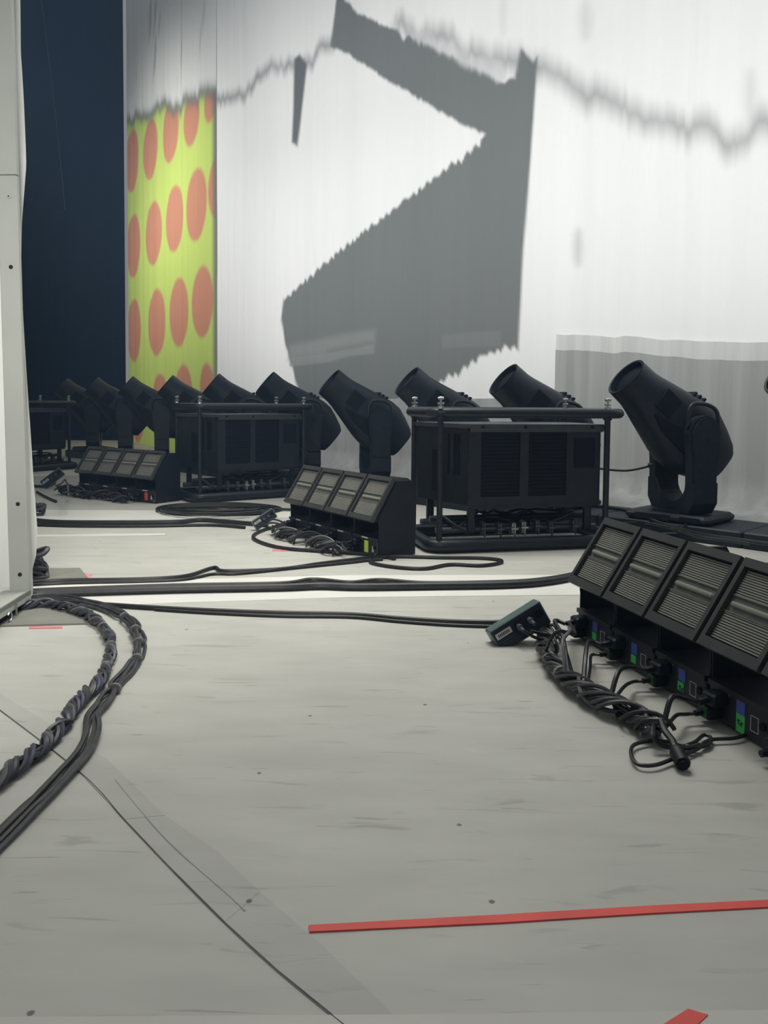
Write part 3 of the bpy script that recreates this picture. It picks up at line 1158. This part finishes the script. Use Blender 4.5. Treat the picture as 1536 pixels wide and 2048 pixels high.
def small(name, unit, boxes, material, lbl=None):
    b = MB()
    for q in boxes:
        b.box(*q)
    o = obj(name, b, material, unit)
    if lbl:
        o['label'] = lbl
    return o


for i in range(5):
    u = units['near', i]
    small('blue_tape', u, [(-0.004, 0.026, -0.1095, -0.106, 0.054, 0.096)], 'blue')
    g = small('green_tape', u, [(-0.004, 0.026, -0.1093, -0.106, 0.010, 0.054)] if i == 3 else [(-0.006, 0.020, -0.1093, -0.106, 0.026, 0.050)], 'green')
    small('handwriting', u, [(0.001, 0.010, -0.1100, -0.1093, 0.037, 0.040), (0.003, 0.006, -0.1100, -0.1093, 0.029, 0.040), (0.009, 0.012, -0.1100, -0.1093, 0.027, 0.034),
                             (0.014, 0.021, -0.1100, -0.1093, 0.034, 0.037), (0.015, 0.018, -0.1100, -0.1093, 0.026, 0.034)], 'ink') if i in (2, 3) else None
    small('dark_tape', u, [(-0.086, -0.060, -0.1505, -0.120, 0.018, 0.045)], 'dkgreen')
    e = 0.0012
    small('printed_square', u, [(0.045, 0.071, -0.1083, -0.107, 0.030, 0.030 + e), (0.045, 0.071, -0.1083, -0.107, 0.066, 0.066 + e),
                                (0.045, 0.045 + e, -0.1083, -0.107, 0.030, 0.067), (0.071, 0.071 + e, -0.1083, -0.107, 0.030, 0.067)], 'white_tag')
for nm, mt, n in (('mid', 'yellow', 4), ('far', 'redtag', 4)):
    for i in range(n):
        u = units[nm, i]
        small('name_plate', u, [(-0.025, 0.030, -0.1135, -0.112, 0.0935, 0.1005)], 'white_tag')
        if i == 3:
            small('coloured_tag', u, [(-0.002, 0.03, -0.111, -0.106, 0.022, 0.082)], mt)
            small('printed_square', u, [(0.065, 0.078, -0.1085, -0.107, 0.030, 0.060)], 'white_tag')


def U2W(unit, x, y, z):
    a = unit.rotation_euler.z
    return Vector((unit.location.x + x * math.cos(a) - y * math.sin(a), unit.location.y + x * math.sin(a) + y * math.cos(a), z))


# ------------------------------------------------------------------ cables
def cable(pix, r, label, material='cable', name='cable', z=None, lift=None, ends=None):
    pts = []
    for i, q in enumerate(pix):
        zz = (z if z is not None else r) + (lift[i] if lift else 0)
        pts.append(F(q[0], q[1], zz) if not isinstance(q, Vector) else q)
    mb = MB()
    mb.tube(spline(pts, 7), r, 8)
    return tag(obj(name, mb, material, None, True), label, 'cable')


cable([(40, 1191), (120, 1186), (350, 1179), (560, 1175), (640, 1172), (720, 1174), (880, 1172), (1000, 1170), (1080, 1165), (1150, 1153), (1230, 1130), (1330, 1100)], 0.016,
      'thick black cable run straight across the painted light band on the floor', z=0.017)
cable([(40, 1184), (120, 1180), (350, 1172), (560, 1168), (625, 1160), (700, 1166), (760, 1161), (850, 1167), (1000, 1165), (1080, 1160), (1150, 1148), (1230, 1126), (1330, 1096)], 0.012,
      'thinner black cable lying along the thick one on the painted light band', z=0.0125)
cable([(60, 1166), (120, 1161), (250, 1159), (330, 1156), (380, 1150), (428, 1135), (450, 1142), (560, 1138), (640, 1127), (730, 1116), (770, 1112)], 0.009,
      'black cable from the farther grey mat to the middle strobes, humped halfway')
cable([(60, 1170), (140, 1166), (280, 1163), (370, 1159), (425, 1148), (480, 1147), (600, 1135), (700, 1125), (735, 1121), (765, 1119)], 0.007,
      'second black cable beside the humped one by the farther grey mat')
cable([(741, 1118), (745, 1126), (790, 1134), (850, 1137), (900, 1129), (960, 1131), (998, 1126), (1000, 1120), (960, 1116), (880, 1115), (790, 1113), (745, 1117)], 0.009,
      'loop of black cable at the foot of the nearest framed machine')
cable([(90, 1200), (180, 1207), (300, 1215), (420, 1221), (560, 1226), (700, 1229), (800, 1237), (900, 1243), (985, 1245), (1030, 1243)], 0.0095,
      'slim black cable running to the dark splitter box')
cable([(310, 1219), (420, 1226), (560, 1232), (700, 1234), (800, 1243), (900, 1250), (985, 1253)], 0.006, 'second slim cable along the one to the splitter box')
cable([(60, 1039), (120, 1044), (250, 1045), (350, 1044), (400, 1040), (450, 1043), (500, 1047), (535, 1050)], 0.014,
      'black cable running to the middle strobes\' small splitter box')
cable([(60, 1049), (160, 1052), (300, 1052), (420, 1050), (490, 1055)], 0.010, 'thin black cable under the one to the middle splitter box')
cable([(540, 1055), (510, 1068), (512, 1080), (560, 1095), (640, 1102), (720, 1107), (765, 1112), (790, 1117)], 0.010,
      'black cable looping in front of the middle strobe tangle')
cable([(20, 971), (60, 972), (95, 972), (110, 966)], 0.012, 'black cable running to the most distant strobes')
cable([(74, 984), (92, 994), (112, 1003)], 0.010, 'short dark offcut of cable alone on the far floor', name='cable_offcut')
# signal lead drooping from the nearest machine to the large moving light
mb = MB()
a = Vector((1.22, 4.56, 0.42))
mvp = lambda x, y_, z: (Matrix.Translation(MV0) @ Matrix.Rotation(HEAD_A, 4, 'Z')) @ Vector((x, y_, z))
mb.tube(spline([a, Vector((1.40, 4.60, 0.405)), Vector((1.56, 4.66, 0.43)), mvp(-0.06, -0.19, 0.42), mvp(-0.03, -0.14, 0.30), mvp(-0.04, -0.13, 0.17), mvp(-0.05, -0.16, 0.15)], 7), 0.006, 6)
tag(obj('signal_lead', mb, 'cable', None, True), 'thin lead from the nearest framed machine to the large moving light', 'cable')
mb = MB()
mb.tube(spline([(-0.80, 6.76, 0.40), (-0.70, 6.68, 0.39), (-0.63, 6.66, 0.33), (-0.62, 6.66, 0.22), (-0.66, 6.64, 0.10), (-0.70, 6.60, 0.012), (-0.62, 6.50, 0.012)], 7), 0.008, 6)
tag(obj('signal_lead', mb, 'cable', None, True), 'lead drooping from the end of the middle framed machine to the floor', 'cable')
for i, (px, r, lb) in enumerate([
        ([(1180, 1010), (1260, 1022), (1320, 1046), (1400, 1068), (1480, 1080), (1560, 1090), (1700, 1100)], 0.010, 'black cable lying over the dark floor plates behind the nearest strobe row'),
        ([(1290, 1045), (1350, 1058), (1400, 1074), (1450, 1080), (1500, 1088)], 0.008, 'thinner black cable over the floor plates behind the nearest strobe row'),
        ([(1330, 1050), (1350, 1060), (1365, 1054), (1372, 1048)], 0.006, 'short cable end lying on the floor plate behind the nearest strobe row')]):
    cable(px, r, lb, z=0.093 + r)

# flat coil between the middle and farthest strobes
for k in range(13):
    mb = MB()
    rs = random.Random(20 + k)
    cx, cy = 432 + rs.uniform(-6, 6), 1018 + rs.uniform(-1, 1)
    rx, ry = 120 - k * 4 + rs.uniform(-6, 6), 11.5 - 0.75 * k
    pts = [F(cx + rx * math.cos(a) * (1 + 0.03 * rs.uniform(-1, 1)), cy + ry * math.sin(a) + rs.uniform(-0.7, 0.7), 0.009 + 0.007 * (k % 5)) for a in np.linspace(0, 2 * math.pi, 15)[:-1]]
    mb.tube(spline(pts, 5, True), 0.0095, 6, True)
    if k == 0:
        coil = thing('cable_coil', 'flat oval coil of black cable on the floor before the middle framed machine', 'cable', F(432, 1018))
    o = obj('turn', mb, 'cable', coil, True)
    o.location = -coil.location
mb = MB()
mb.tube(spline([F(548, 1018, 0.02), F(580, 1019, 0.015), F(620, 1021, 0.012), F(680, 1030, 0.012)], 6), 0.010, 6)
o = obj('tail', mb, 'cable', coil, True)
o.location = -coil.location


def heap(label, pixc, spread, n, r, seed, zs=0.12):
    c = F(*pixc)
    t = thing('cable_heap', label, 'cable', c)
    rs = random.Random(seed)
    for k in range(n):
        mb = MB()
        rad = spread * rs.uniform(0.6, 1)
        h = r + rs.uniform(0, zs)
        ph = rs.uniform(0, 6)
        pts = [Vector((rad * math.cos(a + ph) * rs.uniform(0.85, 1.1), rad * 0.7 * math.sin(a + ph) * rs.uniform(0.85, 1.1), max(r, h + rs.uniform(-0.03, 0.03)))) for a in np.linspace(0, 5.6, 9)]
        mb.tube(spline(pts, 5), r, 6)
        obj('turn', mb, 'loom', t, True)
    return t


heap('dark cable heap beside the farther grey mat, half behind the post', (62, 1158), 0.075, 9, 0.011, 3, 0.10)
heap('small dark cable heap farther back along the white post', (66, 1031), 0.085, 7, 0.012, 5, 0.05)


def bundle(name, label, path, n, r, R0, twist, mats, seed, tie_at=(), loose=0.3, sag=True, flat=0.75, open_=0.0):
    """strands wound round a path; every strand a part"""
    pts = resample(spline(path, 14), max(0.012, R0 * 0.35))
    t = thing(name, label, 'cable', pts[0])
    o0 = Vector(pts[0])
    rs = random.Random(seed)
    L = [0.0]
    for a, b in zip(pts, pts[1:]):
        L.append(L[-1] + (b - a).length)
    for k in range(n):
        ph = 2 * math.pi * k / n + rs.uniform(-0.3, 0.3)
        tw = twist * (1 + rs.uniform(-0.15, 0.15)) * (1 if rs.random() < 0.8 or loose < 0.4 else -1)
        sd = rs.randint(1, 999)
        nv = n1(np.array(L) * 5.0, sd, 2)
        nv2 = n1(np.array(L) * 9.0, sd + 7, 2)
        out = []
        rad0 = R0 * (0.25 if k == 0 and n > 4 else 1.0)
        for i, p in enumerate(pts):
            tv = pts[min(i + 1, len(pts) - 1)] - pts[max(i - 1, 0)]
            tv.normalize()
            side = Vector((tv.y, -tv.x, 0))
            if side.length < 1e-6:
                side = Vector((1, 0, 0))
            side.normalize()
            upv = side.cross(tv)
            pinch = 1.0
            for ta in tie_at:
                pinch = min(pinch, 0.55 + (0.45 + open_) * min(1, abs(L[i] - ta) / 0.10))
            rad = rad0 * (1 + loose * nv[i]) * pinch
            a = ph + tw * L[i] + 0.5 * loose * nv2[i]
            q = p + side * (rad * math.cos(a)) + upv * (rad * flat * math.sin(a))
            q.z = max(q.z, r)
            out.append(q - o0)
        mb = MB()
        mb.tube(out, r, 6)
        obj('strand', mb, mats[k % len(mats)], t, True)
    for ta in tie_at:
        i = min(range(len(L)), key=lambda j: abs(L[j] - ta))
        p = pts[i] - o0
        tv = (pts[min(i + 1, len(pts) - 1)] - pts[max(i - 1, 0)]).normalized()
        side = Vector((tv.y, -tv.x, 0)).normalized()
        upv = side.cross(tv)
        ring = []
        q = R0 * 0.62 + r * 1.25
        for dd in (-0.006, 0.006):
            ring.append([p + tv * dd + side * (q * math.cos(a)) + upv * (q * 0.9 * math.sin(a)) for a in np.linspace(0, 2 * math.pi, 13)[:-1]])
        mb = MB()
        mb.rings(ring)
        obj('tie', mb, 'tie', t)
    return t


def FP(pix, z):
    return [F(u, v, z) for u, v in pix]


bundle('cable_loom', 'thick spiral-twisted loom of dark cables curving from the white post to the floor\'s edge',
       FP([(40, 1213), (90, 1206), (150, 1219), (190, 1238), (216, 1268), (221, 1300), (210, 1340), (193, 1368), (156, 1403), (128, 1443), (92, 1485), (46, 1523), (0, 1556), (-60, 1595)], 0.020),
       8, 0.0066, 0.0135, 42, ['loom', 'loom_blue', 'loom', 'loom_pale', 'loom', 'cable_grey', 'loom_blue', 'loom'], 11, (0.55, 0.78, 0.98), 0.42, flat=0.9)
gp = [(40, 1196), (110, 1193), (180, 1207), (240, 1228), (270, 1257), (277, 1300), (264, 1338), (238, 1366), (212, 1404), (188, 1431), (184, 1465), (170, 1500), (136, 1541), (105, 1576), (63, 1615), (20, 1660), (-30, 1710), (-80, 1760)]
bundle('cable_bundle', 'looser bundle of grey cables tied at intervals, outside the twisted loom',
       FP(gp, 0.013), 5, 0.0060, 0.0165, 2.2, ['cable_grey', 'loom', 'cable_grey', 'cable_grey', 'loom'], 12, (0.60, 0.78, 0.93, 1.10, 1.36), 0.55, flat=0.45, open_=1.0)

# near loom lying along the strobe row, made of knotted strands
near_path = FP([(1098, 1262), (1092, 1300), (1118, 1342), (1160, 1372), (1205, 1400), (1250, 1420), (1292, 1440), (1325, 1462)], 0.034)
bundle('strobe_loom', 'knotted black cable loom lying along the foot of the nearest strobe row', near_path, 17, 0.0056, 0.025, 26,
       ['cable', 'loom', 'cable_grey', 'cable', 'cable_grey', 'cable', 'loom_pale'], 31, (0.30, 0.42), 0.6)
up0 = units['near', 0]
mid_path = [U2W(units['mid', 0], -0.14, -0.19, 0.05)] + [U2W(units['mid', i], x, -0.20 - 0.03 * ((i + j) % 2), 0.035) for i in range(4) for j, x in enumerate((-0.06, 0.06))][:7]
bundle('strobe_loom', 'tangled black cable loom along the foot of the middle strobe row', mid_path, 12, 0.006, 0.036, 20, ['cable', 'loom', 'cable', 'loom_pale'], 32, (), 0.8)
far_path = [U2W(units['far', 0], -0.26, -0.19, 0.04), U2W(units['far', 0], -0.12, -0.20, 0.05)] + [U2W(units['far', i], x, -0.20 - 0.03 * ((i + j) % 2), 0.035) for i in range(4) for j, x in enumerate((-0.06, 0.06))][:7]
bundle('strobe_loom', 'dim cable loom along the foot of the most distant strobe row', far_path, 10, 0.007, 0.036, 16, ['cable', 'loom', 'cable'], 33, (), 0.8)


def lead(name, pts, r, label, material='cable', group=None):
    mb = MB()
    mb.tube(spline(pts, 7), r, 7)
    return tag(obj(name, mb, material, None, True), label, 'cable', group)


# power and data leads arching from the loom to each strobe base
tgt = [(1140, 1355), (1165, 1378), (1215, 1402), (1322, 1452), (1330, 1460)]
nth = ['first', 'second', 'third', 'fourth', 'fifth']
for i in range(4):
    u = units['near', i]
    a = U2W(u, -0.06, -0.178, 0.064)
    b = F(*tgt[i], 0.04)
    b2 = F(tgt[i][0] + 8, tgt[i][1] + 4, 0.035)
    q1 = U2W(u, -0.065, -0.215, 0.075)
    q2 = q1.lerp(b, 0.55) + Vector((0, 0, 0.038))
    lead('power_lead', [a, q1, q2, b.lerp(q2, 0.3) + Vector((0, 0, -0.01)), b], 0.0068,
         'arching black power lead plugged into the %s unit of the nearest strobe row' % nth[i])
    a = U2W(u, -0.078, -0.172, 0.028)
    mid = a.lerp(b2, 0.5) + Vector((-0.01, 0.0, 0.012))
    lead('data_lead', [a, U2W(u, -0.078, -0.20, 0.028), mid, b2], 0.0048,
         'thin low data lead to the %s unit of the nearest strobe row' % nth[i])
# loop of thin cable at the loom's near end, and the loose connector beside it
lead('loop_cable', FP([(1500, 1466), (1470, 1476), (1420, 1480), (1395, 1498), (1350, 1516), (1310, 1530), (1275, 1528), (1262, 1508), (1268, 1490), (1300, 1482), (1340, 1484), (1385, 1494), (1415, 1490), (1422, 1476), (1408, 1470), (1390, 1484), (1368, 1492)], 0.012), 0.0045,
     'thin black cable looped on the floor at the near end of the loom')
lead('tail_cable', [F(1322, 1440, 0.06), F(1330, 1462, 0.05), F(1345, 1482, 0.04), F(1352, 1500, 0.03)], 0.008, 'thick cable tail ending in the loose plug at the loom\'s near end')
lead('tail_cable', [F(1310, 1440, 0.05), F(1306, 1470, 0.04), F(1322, 1490, 0.02), F(1370, 1496, 0.015), F(1400, 1490, 0.02)], 0.006, 'cable tail bent sideways beside the loose plug')
cn = thing('loose_plug', 'loose black plug lying at the near end of the strobe loom', 'plug', F(1358, 1520), 0.5)
mb = MB()
d0 = F(1350, 1496, 0.03) - cn.location
d1 = F(1366, 1528, 0.018) - cn.location
d0.z, d1.z = 0.03, 0.018
mat_inv = Matrix.Rotation(-0.5, 3, 'Z')
d0, d1 = mat_inv @ d0, mat_inv @ d1
mb.tube([d0, d0.lerp(d1, 0.25), d0.lerp(d1, 0.3), d1], lambda q: 0.011 if q < 0.3 else 0.017, 10)
obj('plug_body', mb, 'strobe', cn, True)
mb = MB()
mb.tube([d1, d1 + (d1 - d0).normalized() * 0.006], 0.012, 10)
obj('plug_face', mb, 'light_dark', cn, True)


# ------------------------------------------------------------------ splitter boxes
def make_splitter(label):
    t = thing('splitter_box', label, 'box', (0, 0, 0), 0, 'splitter boxes at the strobe rows')
    b = MB()
    b.box(-0.10, 0.10, -0.028, 0.028, 0.0, 0.085, None, 0.004)
    body = obj('body', b, 'teal', t)
    b = MB()
    b.box(-0.094, 0.094, -0.031, -0.028, 0.006, 0.079)
    obj('face_plate', b, 'boxface', t)
    b = MB()
    b.box(-0.088, -0.03, -0.0325, -0.031, 0.046, 0.066)
    st = obj('sticker', b, 'white_tag', t)
    b = MB()
    for k in range(7):
        b.box(-0.080 + 0.0062 * k, -0.0765 + 0.0062 * k, -0.0331, -0.0325, 0.051, 0.061)
    obj('sticker_print', b, 'ink', st)
    for k in range(3):
        b = MB()
        b.box(-0.088, -0.02, -0.0322, -0.031, 0.012 + 0.010 * k, 0.014 + 0.010 * k)
        obj('printed_line', b, 'plug', t)
    for x in (-0.005, 0.037, 0.075):
        b = MB()
        b.cyl((x, -0.028, 0.05), (x, -0.036, 0.05), 0.013, 10)
        so = obj('socket', b, 'light_dark', t, True)
        if x < 0.07:
            b = MB()
            b.tube([(x, -0.034, 0.05), (x, -0.052, 0.047), (x, -0.054, 0.046), (x, -0.075, 0.040)], lambda q: 0.0105 if q < 0.5 else 0.006, 10)
            obj('plug', b, 'plug', so, True)
    return t


sp = make_splitter('dark teal-edged splitter box tipped on its corner by the nearest strobe row')
sp.location = F(1010, 1290) + Vector((0.068, 0.03, 0.018))
sp.rotation_euler = (R(-8), R(-29), R(12))
s2 = dup(sp, F(534, 1060) + Vector((0, 0, 0.04)), 0, 'small dark splitter box at the end of the middle strobe loom')
s2.rotation_euler = (R(-8), R(-32), R(20))
s2.scale = (0.75, 0.75, 0.75)
s3 = dup(sp, F(112, 976) + Vector((0, 0, 0.055)), 0, 'tiny dark splitter box at the end of the most distant strobe loom')
s3.rotation_euler = (R(-8), R(-38), R(25))
lead('splitter_lead', [F(1062, 1262, 0.10), F(1085, 1268, 0.085), F(1102, 1272, 0.065), F(1110, 1290, 0.05)], 0.0052, 'short lead from the splitter box into the nearest loom')
lead('splitter_lead', [F(1048, 1262, 0.09), F(1068, 1274, 0.07), F(1090, 1282, 0.05), F(1108, 1305, 0.045)], 0.0052, 'lower short lead from the splitter box into the nearest loom')
lead('standing_lead', [F(1092, 1300, 0.05), F(1100, 1280, 0.10), F(1118, 1262, 0.13), F(1150, 1268, 0.10), U2W(up0, -0.05, -0.17, 0.07)], 0.0055, 'lead arching over from the loom to the first nearest strobe')
lead('standing_lead', [F(1130, 1345, 0.05), F(1128, 1310, 0.09), F(1126, 1280, 0.12), F(1140, 1262, 0.12), U2W(up0, -0.09, -0.15, 0.04)], 0.0055, 'pale-streaked lead standing up at the loom\'s far end', 'loom_pale')
lead('standing_lead', [F(112, 972, 0.10), F(124, 966, 0.16), F(130, 960, 0.24), F(136, 972, 0.20), F(136, 985, 0.06)], 0.007, 'lead standing up in a loop at the most distant splitter box')
for nm, nn in (('mid', 'middle'), ('far', 'most distant')):
    for i in range(4):
        u = units[nm, i]
        lead('power_lead', [U2W(u, -0.06, -0.178, 0.064), U2W(u, -0.06, -0.205, 0.07), U2W(u, -0.03, -0.225, 0.06), U2W(u, 0.0, -0.22, 0.04)], 0.0068,
             'short black power lead plugged into the %s unit of the %s strobe row' % (nth[i], nn))

# ------------------------------------------------------------------ white metal frame at the left
_b = F(63, 1215)
PX, PY = _b.x, _b.y
sf = thing('scenic_frame', 'white painted metal frame with a bolted post and white board, standing by the loom', 'frame', (PX, PY, 0))


sf.rotation_euler = (0, R(-0.85), 0)
SFI = (Matrix.Translation((PX, PY, 0)) @ Matrix.Rotation(R(-0.85), 4, 'Y')).inverted()


def L_(p):
    return SFI @ Vector(p)


def post_x(z, u_off):
    return u_off


post_w = 0.072
b = MB()
b.box(-post_w, 0.0, -0.02, 0.004, 0.065, 1.614, None, 0.003)
pst = obj('post', b, 'white_metal', sf)
b = MB()
b.box(-post_w - 0.06, 0.0, -0.020, 0.004, 1.616, 3.2, None, 0.002)
obj('upper_post', b, 'white_metal', sf)
b = MB()
b.box(-post_w - 0.9, -post_w + 0.005, 0.005, 0.03, 0.075, 3.2)
obj('board', b, 'white_board', sf)
b = MB()
b.box(-post_w - 0.012, -post_w + 0.004, -0.012, 0.0, 0.08, 1.612)
obj('board_edge', b, 'white_board', sf)
for (u, v, hole) in ((18, 392, False), (22, 534, True), (36, 1008, True), (40, 1149, True)):
    q = L_(on_plane(u, v, (0, PY - 0.02, 0), (0, 1, 0)))
    b = MB()
    b.cyl((q.x, -0.0195, q.z), (q.x, -0.0225, q.z), 0.0095 if not hole else 0.0075, 10)
    o = obj('bolt' if not hole else 'bolt_hole', b, 'white_metal' if not hole else 'hole', pst, True)
    if not hole:
        b = MB()
        b.cyl((q.x - 0.001, -0.0224, q.z - 0.001), (q.x - 0.001, -0.0232, q.z - 0.001), 0.003, 6)
        obj('socket_mark', b, 'hole', pst)
# bottom rail running toward the camera
b = MB()
ra, rb = Vector((0.0, 0.0, 0)), Vector((0.055, -0.85, 0))
dv = (rb - ra).normalized()
sdv = Vector((dv.y, -dv.x, 0))
fr = Matrix(((dv.x, sdv.x, 0, ra.x), (dv.y, sdv.y, 0, ra.y), (0, 0, 1, 0), (0, 0, 0, 1)))
b.box(0, 0.86, 0.0, 0.10, 0.052, 0.068, fr)
b.box(0, 0.86, 0.0, 0.006, 0.034, 0.068, fr)
obj('bottom_rail', b, 'white_metal', sf)
b = MB()
b.box(0.02, 0.86, 0.02, 0.09, 0.0, 0.05, fr)
obj('underside', b, 'light_dark', sf)
b = MB()
hk = [fr @ Vector((0.22 + 0.018 * math.cos(a), -0.006, 0.024 + 0.016 * math.sin(a))) for a in np.linspace(0.6, 5.2, 10)]
b.tube(hk, 0.0035, 6)
obj('hook', b, 'steel', sf, True)
b = MB()
b.tube([fr @ Vector((0.16, -0.006, 0.06)), fr @ Vector((0.16, -0.006, 0.012))], 0.004, 6)
obj('hook_bar', b, 'steel', sf, True)
# cloth edge hanging behind the post
zz = np.linspace(0.02, 3.2, 120)
vprof = [(0, 37, 40), (100, 38, 38), (230, 40, 45), (330, 44, 51), (450, 42, 46), (530, 41, 47), (700, 49, 54), (800, 52, 57), (960, 58, 63), (1060, 60, 71), (1110, 60, 70), (1140, 60, 63), (1180, 60, 66), (1222, 60, 63)]
pp = []
for v, u0, u1 in vprof:
    p0 = L_(on_plane(u0, v, (0, PY + 0.105, 0), (0, 1, 0)))
    p1 = L_(on_plane(u1, v, (0, PY + 0.105, 0), (0, 1, 0)))
    pp.append((p0.z, p0.x, p1.x))
pp.sort()
b = MB()
rings_ = []
for z in zz:
    x1 = np.interp(z, [q[0] for q in pp], [q[2] for q in pp])
    y = 0.095 + 0.02 * math.sin(z * 4)
    rings_.append([Vector((-0.06, 0.075, z)), Vector((x1, y, z)), Vector((x1 + 0.001, y + 0.006, z)), Vector((-0.06, 0.081, z))])
b.rings(rings_)
obj('edge_cloth', b, 'white_cloth', sf, True)

# grey mats under it
b = MB()
b.prism([(q.x, q.y) for q in [F(0, 1254), (F(188, 1249)), F(180, 1226), F(60, 1213), F(0, 1215)]], 'z', 0.0, 0.006)
tag(obj('floor_mat', b, 'mat'), 'grey rubber mat under the white frame, edge marked in pink', 'mat')
b = MB()
b.prism([(q.x, q.y) for q in [F(60, 1163), F(176, 1158), F(160, 1138), F(60, 1139)]], 'z', 0.0, 0.006)
tag(obj('floor_mat', b, 'mat'), 'farther grey rubber mat with a pink corner mark', 'mat')

# ------------------------------------------------------------------ thin stage haze
hz = MB()
hz.box(-15, 8.5, -2.5, 16, 0.01, 11)
hm = bpy.data.materials.new('stage_haze')
hm.use_nodes = True
hn = hm.node_tree
hn.nodes.remove(hn.nodes['Principled BSDF'])
vs = hn.nodes.new('ShaderNodeVolumeScatter')
vs.inputs['Color'].default_value = (0.38, 0.62, 1.0, 1)
vs.inputs['Density'].default_value = 0.0075
hn.links.new(vs.outputs[0], hn.nodes['Material Output'].inputs['Volume'])
M['haze'] = hm
ho = obj('stage_haze', hz, 'haze')
ho['kind'] = 'structure'
